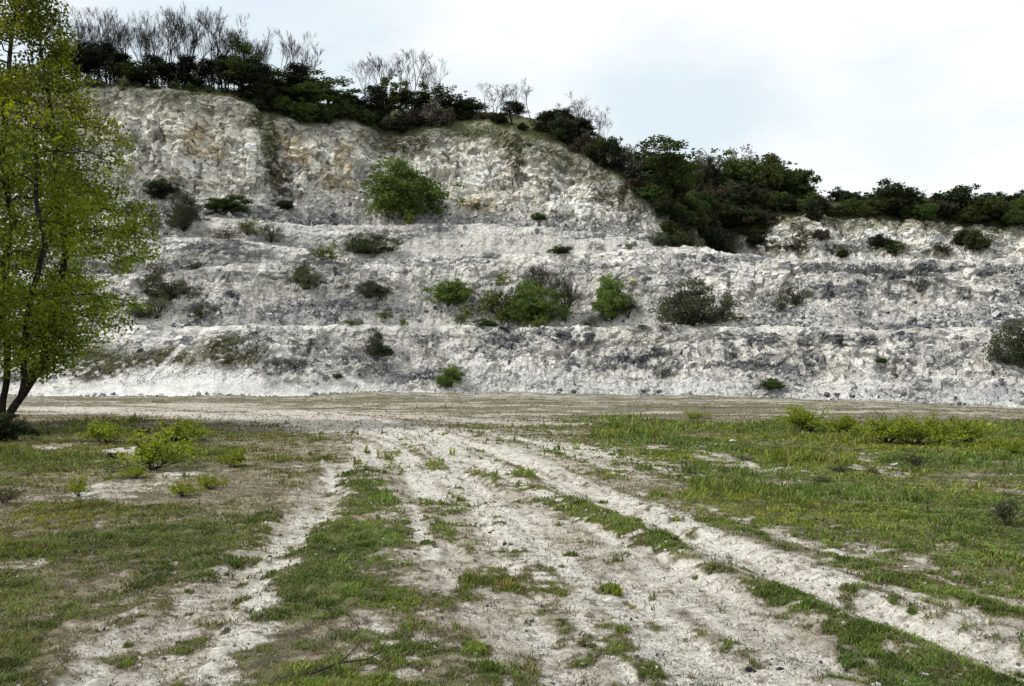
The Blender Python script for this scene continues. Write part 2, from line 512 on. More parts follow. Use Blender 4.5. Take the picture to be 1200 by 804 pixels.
# grey rubble on scree
chalk = lerp(chalk, C((.30, .30, .30)), np.clip(rub * sstep(.1, .7, i3 + .25 * tone2 - .1), 0, 1) * .38 * sstep(-.4, .3, tone + tone3))
chalk = lerp(chalk, C((.62, .61, .58)), rub * sstep(.70, .85, i3) * .6)
for tl in (3, 6, 8, 10):
    sm = (left[None, :] if tl == 6 else 1 - .9 * R_ if tl == 10 else 1.0)
    crest = sstep(-.5, .25, tone3 + .6 * tone + .2) * sstep(tl - .65, tl - .25, RTT + .28 * tone) * (1 - sstep(tl + .1, tl + .5, RTT)) * sm
    chalk = lerp(chalk, C((.56, .535, .485)), np.clip(crest * (.70 - .45 * tone2), 0, 1))
    grit_shade = sstep(tl + .6, tl + 1.0, RTT) * (1 - sstep(tl + 1.35, tl + 1.9, RTT + .3 * tone)) * sm  # dark grit behind each lip, with the shade there put into its colour
    chalk = lerp(chalk, C((.17, .17, .17)), np.clip(grit_shade * (.70 + .6 * tone2 + .4 * (i3 - .5)), 0, .9))
# dark weathered beds and blocks
bed = onG(fbm(fx * .085, fy * .085, fz * .75, 4, 75))
dk = sstep(.30, .52, bed + .40 * tone2 + .65 * (i2 - .5) + .15 * tone3) * (.35 + .65 * (1 - sstep(11.5, 12.5, RTT)))
chalk = lerp(chalk, C((.085, .09, .097)), np.clip(dk * vfree * .88, 0, 1))
spk = sstep(.80, .86, i3) * sstep(-.2, .4, tone2) * sstep(-.1, .3, tone)
chalk = lerp(chalk, C((.075, .078, .085)), spk * .75 * vfree)
# ochre on the high faces and the far cliff
och = sstep(.30, .5, onG(fbm(fx * .25 + 4, fy * .2, fz * .3, 4, 77)) + .9 * (i2 - .5) + .4 * (i1 - .5)) * sstep(11.9, 12.6, RTT) * (1 - sstep(14, 14.4, RTT))
chalk = lerp(chalk, C((.60, .575, .52)), R_ * sstep(11.2, 11.8, RTT) * (1 - sstep(14, 14.4, RTT)) * .85)
chalk = lerp(chalk, C((.47, .40, .29)), och * (.24 + .25 * R_))
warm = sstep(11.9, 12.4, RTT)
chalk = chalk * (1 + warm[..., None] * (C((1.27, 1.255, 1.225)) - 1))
# open joints and dark weathering streaks of the high faces
streak = sstep(.35, .8, onG(fbm(fx * .9, fy * .5, fz * .16, 4, 81)) + .3 * tone2) * warm * (1 - R_ * .5)
chalk = lerp(chalk, C((.15, .148, .14)), streak * .6 * vfree * (1 - R_))
chalk = lerp(chalk, C((.20, .195, .185)), bedline * cliff * .5 * vfree)
joint = (1 - sstep(.02, .09, e1)) * sstep(-.2, .3, tone2) * crag
chalk = lerp(chalk, C((.13, .125, .115)), joint * .6 * vfree)
chalk = chalk * (1 + ((cliff + .2) * (.62 * (i2 - .5) + .42 * (i1 - .5) + .2 * (i0 - .5)) * vfree))[..., None]
clean = sstep(.25, .6, onG(fbm(fx * .16 + 8, fy * .1, fz * .11, 3, 82)) + .35 * (i1 - .5)) * warm
chalk = lerp(chalk, C((.60, .585, .54)), clean * .75 * vfree)
# smooth powdery bands
pow_ = sstep(.05, .5, onG(fbm(fx * .10 + 2, fy * .08, fz * .25, 3, 79))) * (1 - np.clip(cliff * .6, 0, 1)) * (1 - warm)
chalk = lerp(chalk, C((.57, .54, .485)), pow_ * .75)


def blob(px, py, rx, ry, soft=.35, seed=5):
    d = np.sqrt(((PXX - px) / rx) ** 2 + ((PYD - py) / ry) ** 2) + .35 * tone2 + .25 * tone
    return 1 - sstep(1 - soft, 1 + soft, d)


wn = onG(hash01(np.arange(NR * NC), np.zeros(NR * NC, int), np.zeros(NR * NC, int), 9)) - .5
chalk = chalk * (1 + (.28 * wn + .28 * (i3 - .5)) * vfree)[..., None]
# stains of the weathered beds seen in the lowest face
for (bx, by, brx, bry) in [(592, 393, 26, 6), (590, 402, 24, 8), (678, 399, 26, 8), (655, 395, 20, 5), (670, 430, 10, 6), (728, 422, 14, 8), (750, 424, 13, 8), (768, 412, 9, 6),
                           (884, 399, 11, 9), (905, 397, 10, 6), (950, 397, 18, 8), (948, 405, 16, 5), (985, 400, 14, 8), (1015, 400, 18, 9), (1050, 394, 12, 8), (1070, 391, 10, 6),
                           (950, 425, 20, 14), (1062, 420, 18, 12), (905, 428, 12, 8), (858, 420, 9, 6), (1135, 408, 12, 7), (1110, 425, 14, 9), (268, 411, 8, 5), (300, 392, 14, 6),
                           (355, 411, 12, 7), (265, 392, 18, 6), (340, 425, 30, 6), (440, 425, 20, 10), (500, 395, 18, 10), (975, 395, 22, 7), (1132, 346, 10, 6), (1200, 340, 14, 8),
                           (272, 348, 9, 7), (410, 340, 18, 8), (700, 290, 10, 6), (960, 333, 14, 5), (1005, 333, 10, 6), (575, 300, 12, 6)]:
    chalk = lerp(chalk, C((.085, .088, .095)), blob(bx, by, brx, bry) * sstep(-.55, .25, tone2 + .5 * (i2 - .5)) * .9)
for (bx, by, brx, bry) in [(405, 185, 14, 18), (380, 205, 14, 8), (355, 185, 10, 10), (340, 170, 16, 20), (560, 240, 20, 8), (400, 215, 20, 10), (230, 165, 14, 18), (255, 180, 10, 12)]:
    chalk = lerp(chalk, C((.42, .29, .13)), blob(bx, by, brx, bry) * sstep(.2, .5, i2 + .3 * tone2) * .6)
# thin plant cover and humus washed over the faces
SOIL = C((.085, .075, .045)); MOSS = C((.11, .105, .055))
wash = np.zeros_like(GX)
for (bx, by, brx, bry, s) in [(305, 140, 22, 14, 1.0), (318, 168, 14, 30, 1.0), (326, 208, 17, 26, .95), (345, 225, 20, 12, .7), (360, 200, 8, 30, .5), (395, 225, 26, 8, .5), (470, 168, 50, 16, .9), (440, 160, 28, 14, .8), (560, 155, 50, 10, .9), (605, 178, 16, 34, .85),
                              (600, 165, 36, 14, .9), (640, 210, 14, 26, .6), (690, 205, 18, 30, .6), (665, 190, 20, 12, .8), (705, 215, 14, 30, .8), (725, 232, 12, 18, .8), (530, 180, 14, 18, .5), (745, 250, 12, 18, .8),
                              (500, 190, 22, 16, .4), (640, 180, 26, 12, .8), (205, 112, 18, 8, .6), (225, 108, 40, 5, .7), (590, 250, 34, 10, .45), (690, 262, 30, 10, .5), (655, 255, 26, 8, .5), (600, 215, 14, 20, .4), (820, 285, 40, 10, .5),
                              (200, 425, 38, 22, 1.0), (160, 432, 34, 22, 1.0), (270, 412, 46, 22, 1.0), (115, 425, 40, 26, 1.0), (740, 400, 34, 16, .45), (330, 428, 50, 8, .5), (975, 440, 22, 12, .4), (1060, 432, 26, 14, .5),
                              (940, 283, 12, 24, .95), (1042, 291, 34, 9, .95), (985, 292, 28, 7, .9), (1136, 284, 20, 14, .95), (905, 290, 24, 10, .95), (1090, 297, 34, 6, .9), (882, 275, 10, 20, .9), (1170, 268, 10, 8, .8), (1085, 268, 8, 8, .6), (980, 262, 6, 8, .6), (1122, 262, 8, 7, .8), (440, 435, 30, 12, .5), (655, 345, 60, 8, .3), (620, 285, 40, 6, .4), (660, 296, 16, 6, .5), (900, 345, 40, 20, .25), (1080, 345, 26, 20, .35), (370, 330, 60, 10, .3), (240, 300, 40, 8, .4)]:
    wash = np.maximum(wash, blob(bx, by, brx, bry, .5) * s)
gate = sstep(-.35, .35, tone2 + .3 * tone + .8 * (wash - .5))
# the pale gouge running down the left mound
gx = PXX - (180 + (440 - PYD) * .95)
gouge = (np.abs(gx) < 5 + 3 * tone2) & (PYD > 383) & (PYD < 445) & (RTT < 3.2)
gate = gate * (1 - gouge * .9)
wash_c = lerp(SOIL * one, MOSS, sstep(-.3, .4, tone))
chalk = lerp(chalk, wash_c, np.clip(wash * gate * 1.05, 0, 1))
vg = lerp(C((.05, .045, .022)) * one, C((.075, .085, .03)), sstep(-.4, .4, tone))
grassy = blob(520, 142, 60, 18, .5) + blob(600, 148, 40, 14, .5)
vg = lerp(vg, C((.10, .115, .045)), np.clip(grassy, 0, 1) * .8)
vmask = np.clip(vegw * 1.15 - .25 * (1 - sstep(14.0, 14.8, RTT)) * (.5 + tone2) * (1 - R_), 0, 1)
chalk = lerp(chalk, vg, vmask)
chalk = chalk * (1 + .18 * R_ * ((RTT > 11.2) & (RTT < 14.2)) * (1 - vmask))[..., None]
# clean chalk apron at the foot
ap = (1 - sstep(1.25, 1.55, RTT + .25 * tone + .25 * np.sin(PXX * .022))) * sstep(0, 60, PXX) * (1 - sstep(380, 500, PXX))
chalk = lerp(chalk, C((.68, .66, .625)), np.clip(ap, 0, 1) * .95)
lowband = (1 - sstep(1.15, 1.6, RTT + .3 * tone)) * sstep(480, 560, PXX)
chalk = lerp(chalk, C((.52, .52, .51)), np.clip(lowband, 0, 1) * .55)

chalk = chalk * (1 - .07 * (1 - warm) * (1 - vmask))[..., None]
ROCK = np.stack([GXd, GYd, GZd], -1)
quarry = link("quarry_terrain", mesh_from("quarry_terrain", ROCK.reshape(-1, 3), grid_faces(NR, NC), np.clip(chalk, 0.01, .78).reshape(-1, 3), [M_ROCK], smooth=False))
tag(quarry, "stepped white chalk quarry face with four ledges under a wooded rim", kind="structure")
PYV = HZ - (ROCK[..., 2] - CAMZ) / ROCK[..., 1] * F


def on_face(px, py, back=0.0, rt0=0.0, rt1=99):
    """the place on the quarry face seen at (px, py), moved `back` metres away from the camera over the surface"""
    c = int(np.clip(np.searchsorted(PX, px), 0, NC - 1))
    rows = np.where((RT >= rt0) & (RT <= rt1))[0]
    col = PYV[rows, c]
    hit = np.where(col <= py)[0]
    r = rows[hit[0]] if len(hit) else rows[np.argmin(col)]
    if back:
        y0 = ROCK[r, c, 1]
        while r < NR - 1 and ROCK[r, c, 1] < y0 + back:
            r += 1
    return ROCK[r, c].copy()


def on_line(px, t):
    c = int(np.clip(np.searchsorted(PX, px), 0, NC - 1))
    return ROCK[int(np.argmin(np.abs(RT - t))), c].copy()


# ------------------------------------------------------------------ the quarry floor with the wheel tracks
def gp(px, py):
    Y = CAMZ * F / (py - HZ)
    return ((px - 600) / F * Y, Y)


TRACKS = [  # line over the ground (as sighted), half width in metres, bareness, rut depth
    ([(300, 478), (370, 492), (430, 507), (510, 555), (590, 630), (670, 715), (760, 810)], .60, .92, .03),
    ([(330, 480), (420, 496), (510, 520), (600, 575), (700, 645), (810, 720), (930, 810)], .46, .92, .035),
    ([(340, 478), (450, 494), (560, 527), (680, 577), (800, 632), (950, 695), (1100, 748), (1260, 810)], .34, 1.0, .05),
    ([(400, 480), (520, 505), (640, 540), (760, 585), (900, 622), (1050, 660), (1230, 715)], .26, .62, .015),
    ([(350, 484), (405, 510), (460, 560), (495, 620), (515, 700), (530, 810)], .30, .70, .02),
    ([(420, 512), (480, 560), (540, 625), (580, 690), (625, 810)], .33, .68, .02),
    ([(400, 545), (375, 590), (330, 640), (255, 705), (170, 765), (110, 815)], .27, .74, .03),
    ([(390, 575), (370, 615), (320, 680), (250, 760), (215, 815)], .18, .50, .01),
    ([(200, 472), (330, 479), (480, 488), (640, 494)], 1.9, .62, .0),
    ([(60, 484), (180, 480), (330, 484)], 1.6, .62, .0),
    ([(600, 545), (540, 520), (470, 505), (380, 495), (260, 486), (60, 477)], 2.2, .95, .0),
    ([(470, 500), (560, 500), (650, 507)], 1.3, .5, .0),
    ([(640, 552), (760, 597), (900, 648), (1050, 697), (1250, 757)], .30, .72, .0),
    ([(700, 590), (820, 632), (960, 690), (1120, 750)], .14, .6, .02),
]
STRIPS = [
    ([(425, 555), (440, 620), (432, 700), (410, 810)], .30, .45, .015),  # grassy ridges
    ([(555, 553), (640, 588), (735, 628), (850, 676), (950, 714), (1050, 755), (1190, 800)], .21, .62, .05),
    ([(560, 640), (620, 690), (690, 745), (760, 800)], .30, .22, .02),
    ([(700, 690), (790, 735), (880, 770), (1000, 812)], .14, .22, .02),
    ([(540, 690), (580, 740), (590, 800)], .20, .10, .0),
]
PATCH = [(150, 527, .7, .75), (70, 522, .5, .45), (170, 562, .7, .5), (860, 538, .9, .45), (1040, 545, .5, .5), (1010, 528, .7, .4), (15, 668, .35, .4), (760, 520, .9, .3), (200, 700, .4, .4), (130, 765, .4, .4)]


def polydist(x, y, line):
    pts = [gp(*p) for p in line]
    d = np.full(x.shape, 1e9, np.float32)
    for (ax, ay), (bx, by) in zip(pts[:-1], pts[1:]):
        vx, vy = bx - ax, by - ay
        t = np.clip(((x - ax) * vx + (y - ay) * vy) / (vx * vx + vy * vy), 0, 1)
        d = np.minimum(d, np.hypot(x - ax - t * vx, y - ay - t * vy))
    return d


def polysigned(x, y, line):
    pts = [gp(*p) for p in line]
    d = np.full(x.shape, 1e9, np.float32); sg = np.ones_like(d); al = np.zeros_like(d); s0 = 0
    for (ax, ay), (bx, by) in zip(pts[:-1], pts[1:]):
        vx, vy = bx - ax, by - ay
        ln = math.hypot(vx, vy)
        t = np.clip(((x - ax) * vx + (y - ay) * vy) / (ln * ln), 0, 1)
        e = np.hypot(x - ax - t * vx, y - ay - t * vy)
        m = e < d
        d = np.where(m, e, d); sg = np.where(m, np.sign((x - ax) * vy - (y - ay) * vx), sg); al = np.where(m, s0 + t * ln, al)
        s0 += ln
    return d * sg, al


def yfoot(x, y):
    px = 600 + x / np.maximum(y, 1) * F
    return np.interp(px, PX, DF), np.interp(px, PX, z_foot)


def floor_masks(x, y):
    """vegetation cover 0..1, greenness 0..1, height"""
    nA = fbm(x * .9, y * .9, 0.0, 4, 101); nB = fbm(x * 3.1, y * 3.1, 0.0, 4, 102, .6); nC = fbm(x * .22, y * .22, 0.0, 3, 103)
    nD = fbm(x * 8.5, y * 8.5, 0.0, 3, 107, .7)
    yd, zf = yfoot(x, y)
    far = sstep(27, 39, y + 3 * nC + np.clip(x, -5, 12) * -.25)
    nS = fbm(x * .10, y * .45, 0.0, 4, 104)
    cover = .97 - .40 * far
    green = .40 - .10 * (1 - sstep(-3.5, -1.5, x)) * (1 - sstep(14, 20, y)) + .42 * nC + .30 * nA - .55 * far
    # the field on the far right of the track is lusher between fifteen and thirty metres
    rightf = sstep(1.2, 3, x) * sstep(6.5, 10, y) * (1 - sstep(30, 38, y))
    green += .34 * rightf * (1 + .6 * nA)
    green += .30 * sstep(2.2, 3.6, x - .0 * y) * sstep(6, 8, y) * (1 - sstep(12, 17, y))
    h = .10 * fbm(x * .12, y * .12, 0.0, 3, 105) * sstep(3, 10, y) 
    hn = .016 * nA * (1 - .6 * far) + .010 * nB + .006 * nD
    h = h * 1.0
    bare = np.zeros_like(x)
    wob = .16 * nA + .10 * nB
    for line, hw, amt, rut in TRACKS:
        d = polydist(x, y, line) + wob * np.minimum(1, hw * 2)
        m = 1 - sstep(hw * .3, hw * 2.1, d)
        bare = np.maximum(bare, m * amt)
        h -= rut * (1 - sstep(hw * .3, hw * 1.1, d)) - rut * .6 * (sstep(hw * .8, hw * 1.3, d) - sstep(hw * 1.4, hw * 2.2, d))
    for px, py, r, amt in PATCH:
        cx, cy = gp(px, py)
        d = np.hypot(x - cx, (y - cy) * .45) / r + .5 * nA + .3 * nB
        bare = np.maximum(bare, (1 - sstep(.5, 1.2, d)) * amt)
    u_, v_ = polysigned(x, y, TRACKS[1][0])
    near_ = 1 - sstep(20, 32, y)
    stri = fbm(u_ * 4.2, v_ * .22, 0.0, 3, 171, .6) * near_
    stri2 = fbm(u_ * 1.5 + 3, v_ * .10, 0.0, 2, 172) * near_
    intrack = np.clip(bare, 0, 1)
    strip = np.zeros_like(x)
    for line, hw, amt, hh in STRIPS:
        d = polydist(x, y, line) + wob * .6
        m = 1 - sstep(hw * .7, hw * 1.6, d)
        strip = np.maximum(strip, m * amt * sstep(-.55, .45, .7 * nA + .5 * nB + .5 * nD + .1))
        h += hh * m
    tc_, ti_, _, _ = cells(x * 2.3, y * 2.3, np.full_like(x, .5), 150)
    tb_, tj_, _, _ = cells(x * 6.5, y * 6.5, np.full_like(x, .5), 155)
    small = np.where(tj_ > .80, 1 - sstep(.12, .36, tb_ + .1 * nD), 0) * (1 - far) * sstep(.2, .5, bare)
    tuft = np.where(ti_ > .72, 1 - sstep(.10, .34, tc_ + .10 * nD), 0) * (1 - far) * sstep(.2, .5, bare)
    cover = cover + .95 * tuft + .75 * small
    green = green + .8 * tuft + np.where(tj_ > .89, .8, -.3) * small
    h = h + .02 * tuft
    # the bank up to the field beyond the last rut
    lastd = polydist(x, y, [(520, 503), (640, 535), (760, 575), (900, 612), (1050, 645), (1230, 690), (1500, 760)])
    side = sstep(2.0, 5.0, x) 
    cover = cover - .98 * bare + strip * 1.25
    green = green + strip * .6 - .35 * bare
    cover = cover + .17 * nA + .30 * nB + .42 * nD * (1 - .6 * far) * (1 - .3 * far) + far * (.42 * nS + .38 * fbm(x * .4, y * 1.1, 0.0, 3, 106) + .28 * nA + .06)
    cover = cover + intrack * (.42 * stri + .30 * stri2)
    h += hn * (1 - .75 * intrack) + .012 * stri * intrack
    h += zf * np.clip(y / yd, 0, 1.1) ** 2
    return cover, green, h, far, bare, nA, nB, stri


NFC = 1500
pxs = np.concatenate([np.linspace(-1500, -60, 160), np.linspace(-55, 1255, NFC), np.linspace(1260, 2700, 160)])
pys = np.concatenate([np.linspace(454.0, 462, 40), np.linspace(462.3, 560, 240), np.linspace(560.4, 830, 420), np.linspace(832, 1500, 140)])
fy_ = CAMZ * F / (pys - HZ)
XF = (pxs[None, :] - 600) / F * fy_[:, None]; YF = np.repeat(fy_[:, None], len(pxs), 1)
XF = XF.astype(np.float32); YF = YF.astype(np.float32)
cov, grn, hgt, farm, barem, nA, nB, strm = floor_masks(XF, YF)
ZF = hgt + .010 * fbm(XF * 9, YF * 9, 0.0, 3, 111) * (1 - .5 * farm) * (1 - .6 * barem)
# clods
cc, ci, ct, ce = cells(XF * 5, YF * 5, np.zeros_like(XF) + .5, 120)
ZF += np.where(ci > .72, np.clip(.45 - cc, 0, 1) * .07, 0) * (1 - farm)
so = fbm(XF * 2.9, YF * 2.9, 0.0, 4, 112, .7); so2 = fbm(XF * 6, YF * 6, 0.0, 3, 113)
soil = lerp(C((.37, .34, .285)) * np.ones_like(XF)[..., None], C((.31, .28, .235)), sstep(-.3, .7, so + .5 * so2))
soil = lerp(soil, C((.50, .475, .42)), sstep(.1, .6, barem * .6 - so * .3 - .7 * strm - .15))
dry = lerp(C((.115, .095, .06)) * np.ones_like(XF)[..., None], C((.22, .19, .13)), sstep(-.5, .5, so2 + .5 * so))
dry = lerp(dry, lerp(C((.155, .142, .098)) * np.ones_like(XF)[..., None], C((.085, .09, .042)), sstep(.0, .6, fbm(XF * .08, YF * .6, 0.0, 4, 141))), farm * .8)
grs = lerp(C((.05, .052, .022)) * np.ones_like(XF)[..., None], C((.12, .12, .045)), sstep(-.5, .5, so))
fleck = sstep(.15, .75, fbm(XF * 13, YF * 13, 0.0, 3, 140, .7)) * (1 - .5 * farm)
soil = lerp(soil, C((.16, .13, .09)), fleck * .6)
fcol = lerp(soil, dry, sstep(.22, .72, cov))
fcol = lerp(fcol, grs, sstep(.4, .8, cov) * sstep(.15, .65, grn + .2 * nB))
floor_o = link("quarry_floor", mesh_from("quarry_floor", np.stack([XF, YF, ZF], -1).reshape(-1, 3), grid_faces(len(pys), len(pxs)), fcol.reshape(-1, 3), [M_FLOOR], smooth=True))
tag(floor_o, "flat quarry floor of chalky soil and turf crossed by wheel tracks", kind="structure")
# the land around
gv = np.array([[-4000, -4000, -1.4], [4000, -4000, -1.4], [4000, 4000, -1.4], [-4000, 4000, -1.4]], float)
gr = link("ground", mesh_from("ground", gv, np.array([[0, 1, 2, 3]]), np.array([[.1, .1, .045]] * 4), [M_FLOOR]))
tag(gr, kind="structure")


def floor_z(x, y):
    x = np.atleast_1d(np.asarray(x, np.float32)); y = np.atleast_1d(np.asarray(y, np.float32))
    return floor_masks(x, y)[2]


# ------------------------------------------------------------------ grass on the floor
def blades(n, pxr, pyr, seed, kind):
    rg = np.random.default_rng(seed)
    px = rg.uniform(*pxr, n); u = rg.uniform(0, 1, n)
    py = pyr[0] + (pyr[1] - pyr[0]) * u
    Y = CAMZ * F / (py - HZ); X = (px - 600) / F * Y
    X = X + rg.normal(size=n) * .02 * Y ** .5
    X = X.astype(np.float32); Y = Y.astype(np.float32)
    cv, gn, hz, fr, br, a, b, _s = floor_masks(X, Y)
    if kind == 'green':
        keep = (sstep(.35, .95, cv) * sstep(.10, .72, gn + .30 * b) > rg.uniform(0, 1, n) * .95 + .03)
    else:
        keep = ((.17 + .83 * sstep(.15, .65, cv)) * (.75 - .35 * sstep(.4, .9, gn)) > rg.uniform(0, 1, n))
    X, Y, hz, gn, fr = X[keep], Y[keep], hz[keep], gn[keep], fr[keep]
    m = len(X)
    clump = fbm(X * 2.2, Y * 2.2, 0.0, 3, 130)
    if kind == 'green':
        hgt = (.014 + .018 * rg.uniform(0, 1, m) + .030 * np.clip(clump, 0, 1)) * np.clip(.75 + Y / 26, .8, 2.2)
        tall = sstep(.15, .6, fbm(X * .8, Y * .8, 0.0, 3, 136)) * sstep(9, 14, Y) * (rg.uniform(0, 1, m) < .35)
        hgt = hgt * (1 + 2.2 * tall)
        wid = .0042 * np.clip(Y / 5, .9, 7)
        t = np.clip(rg.uniform(0, 1, m) * .6 + .4 * sstep(-.6, .6, fbm(X * .5, Y * .5, 0.0, 3, 131)), 0, 1)
        c = mixcol((.07, .145, .022), (.225, .305, .055), t)
        c *= (.7 + .6 * rg.uniform(0, 1, m))[:, None]
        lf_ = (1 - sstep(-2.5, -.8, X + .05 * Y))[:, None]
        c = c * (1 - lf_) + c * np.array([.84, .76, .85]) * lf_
        k1, kid, _, _ = cells(X * 5.5, Y * 5.5, np.full_like(X, .5), 181)
        c *= (.42 + .85 * kid)[:, None]
        dead = (sstep(.62, .9, kid + .3 * clump) * .42 > rg.uniform(0, 1, m))
        c[dead] = mixcol((.07, .055, .03), (.20, .165, .09), rg.uniform(0, 1, dead.sum()))
        hgt = hgt * (.6 + .8 * hash01((kid * 9999).astype(np.int32), np.zeros(m, int), np.zeros(m, int), 3))
        yl = sstep(.05, .6, fbm(X * .33 + 4, Y * .33, 0.0, 3, 133))[:, None]
        c = c * (1 - yl) + c * np.array([1.35, 1.12, .9]) * yl
    else:
        hgt = (.012 + .035 * rg.uniform(0, 1, m) ** 3) * np.clip(.7 + Y / 30, .7, 2.0)
        wid = .0032 * np.clip(Y / 5, .9, 7)
        kd, kid, _, _ = cells(X * 4.5, Y * 4.5, np.full_like(X, .5), 183)
        c = mixcol((.05, .04, .026), (.25, .215, .145), np.clip(.55 * rg.uniform(0, 1, m) + .5 * kid, 0, 1))
        og = (rg.uniform(0, 1, m) < .25 * sstep(.2, .7, fbm(X * .4, Y * .4, 0.0, 3, 134)))
        c[og] = np.array([.20, .11, .03])
    ang = rg.uniform(0, 2 * np.pi, m); lean = rg.uniform(.2, 1.1 if kind == 'green' else 3.0, m) * hgt
    wx, wy = np.cos(ang), np.sin(ang)
    la = ang + np.pi / 2 + rg.normal(size=m) * .5
    base = np.stack([X, Y, hz - .005], 1)
    w = np.stack([wx, wy, 0 * wx], 1) * wid[:, None]
    mid = base + np.stack([np.cos(la) * lean * .35, np.sin(la) * lean * .35, hgt * .6], 1)
    tip = base + np.stack([np.cos(la) * lean, np.sin(la) * lean, hgt], 1)
    V = np.stack([base - w, base + w, mid + w * .8, tip, mid - w * .8], 1).reshape(-1, 3)
    Fq = (np.arange(m) * 5)[:, None] + np.array([[0, 1, 2, 4]])
    Ft = (np.arange(m) * 5)[:, None] + np.array([[4, 2, 3]])
    return V, [Fq, Ft], np.repeat(c, 5, 0)


for nm, kind, lab, parts in (
        ("grass", 'green', "short green turf growing between the wheel tracks", [(630000, (-220, 1450), (480, 850), 201), (120000, (-150, 1350), (468, 540), 202)]),
        ("dry_grass", 'dry', "dry straw coloured grass over the chalky ground", [(310000, (-220, 1450), (490, 850), 203), (110000, (-100, 1300), (459, 520), 204)])):
    Vs, Fs3, Fs4, Cs, off = [], [], [], [], 0
    for n, a, b, s in parts:
        V, (f4, f3), c = blades(n, a, b, s, kind)
        Vs.append(V); Fs4.append(f4 + off); Fs3.append(f3 + off); Cs.append(c); off += len(V)
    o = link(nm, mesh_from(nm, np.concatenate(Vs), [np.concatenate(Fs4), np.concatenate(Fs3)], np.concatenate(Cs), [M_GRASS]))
    tag(o, lab, "grass", kind="stuff")


# ------------------------------------------------------------------ stones
def rock_shape(seed, n=2, flat=.75):
    import bmesh
    bm = bmesh.new()
    bmesh.ops.create_icosphere(bm, subdivisions=n, radius=1)
    me = bpy.data.meshes.new("tmp"); bm.to_mesh(me); bm.free()
    V = np.empty(len(me.vertices) * 3, np.float32); me.vertices.foreach_get("co", V); V = V.reshape(-1, 3)
    Fc = np.array([list(p.vertices) for p in me.polygons])
    bpy.data.meshes.remove(me)
    rg = np.random.default_rng(seed)
    # cut by random planes so that it has facets
    for _ in range(9):
        d = rg.normal(size=3); d /= np.linalg.norm(d)
        h = rg.uniform(.35, .8)
        s = V @ d
        V = V - np.clip(s - h, 0, None)[:, None] * d[None, :]
    V = V * np.array([1, rg.uniform(.6, .95), flat]) 
    V = V + .13 * np.stack([fbm(V[:, 0] * 2 + i * 9, V[:, 1] * 2, V[:, 2] * 2, 3, seed + i) for i in range(3)], 1)
    return V.astype(np.float32), Fc


def chip(seed):
    rg = np.random.default_rng(seed)
    V = np.array([[x, y, z] for x in (-1, 1) for y in (-1, 1) for z in (-1, 1)], float) * [1, .8, .6]
    V += rg.normal(size=(8, 3)) * .24
    Fc = np.array([[0, 1, 3, 2], [4, 6, 7, 5], [0, 4, 5, 1], [2, 3, 7, 6], [0, 2, 6, 4], [1, 5, 7, 3]])
    return V, Fc


SHAPES = [chip(300 + k) for k in range(8)]


def scatter_stones(name, P, size, cols, seed, lab):
    rg = np.random.default_rng(seed)
    Vs, Fs, Cs, off = [], [], [], 0
    pick = rg.integers(0, len(SHAPES), len(P))
    for k, (SV, SF) in enumerate(SHAPES):
        idx = np.where(pick == k)[0]
        if not len(idx): continue
        q = rg.normal(size=(len(idx), 4)); q /= np.linalg.norm(q, axis=1, keepdims=True)
        w, x, y, z = q.T
        Rm = np.stack([1 - 2 * (y * y + z * z), 2 * (x * y - z * w), 2 * (x * z + y * w), 2 * (x * y + z * w), 1 - 2 * (x * x + z * z), 2 * (y * z - x * w), 2 * (x * z - y * w), 2 * (y * z + x * w), 1 - 2 * (x * x + y * y)], 1).reshape(-1, 3, 3)
        V = np.einsum('nij,vj->nvi', Rm, SV) * size[idx][:, None, None] + P[idx][:, None, :]
        Vs.append(V.reshape(-1, 3)); Fs.append((SF[None] + (np.arange(len(idx)) * len(SV))[:, None, None]).reshape(-1, SF.shape[1]) + off)
        Cs.append(np.repeat(cols[idx], len(SV), 0)); off += len(idx) * len(SV)
    o = link(name, mesh_from(name, np.concatenate(Vs), np.concatenate(Fs), np.concatenate(Cs), [M_STONE]))
    return tag(o, lab, "rubble", kind="stuff")


# loose rubble on the quarry face
wgt = np.clip((scree * .6 + .5 * bench + .30 * ruin + .10) * (1 - .95 * vegw) * (RTT < 13.2) * (1 - .7 * (ap > .4)), 0, None) * (PXX > -100) * (PXX < 1300)
wgt = wgt * (.06 + np.clip(tone + .15 + .4 * tone3, 0, 1.2) ** 1.5) * (1 - .8 * pow_) * (1 - .95 * apz) * (1 - .8 * mound) * (1 - .97 * lipw)
for tl in (3, 8, 10):
    wgt = wgt * (1 + 2.0 * sstep(tl + .7, tl + 1.0, RTT) * (1 - sstep(tl + 1.4, tl + 1.9, RTT)))
    wgt = wgt * (1 - .75 * sstep(tl - .9, tl - .6, RTT) * (1 - sstep(tl + .05, tl + .3, RTT)))
pr = (wgt / wgt.sum()).ravel()
NS = 85000
pick = rng.choice(NR * NC, NS, p=pr)
P = ROCK.reshape(-1, 3)[pick] + rng.normal(size=(NS, 3)) * .08
u = rng.uniform(0, 1, NS)
sz = .035 + .075 * u ** 3 + .26 * u ** 40
tcol = rng.uniform(0, 1, NS)
cl = mixcol((.26, .255, .25), (.60, .585, .55), tcol)
dark = rng.uniform(0, 1, NS) < .20 + .3 * np.clip(dk.ravel()[pick], 0, 1)
cl[dark] = mixcol((.06, .063, .07), (.16, .165, .17), rng.uniform(0, 1, dark.sum()))
scatter_stones("rubble", P, sz, cl, 5, "broken white and grey chalk rubble lying over the ledges and slopes")
pxf = rng.uniform(-60, 1260, 5200)
df = np.interp(pxf, PX, DF) - rng.exponential(1.1, len(pxf)) + .6
xf = (pxf - 600) / F * df
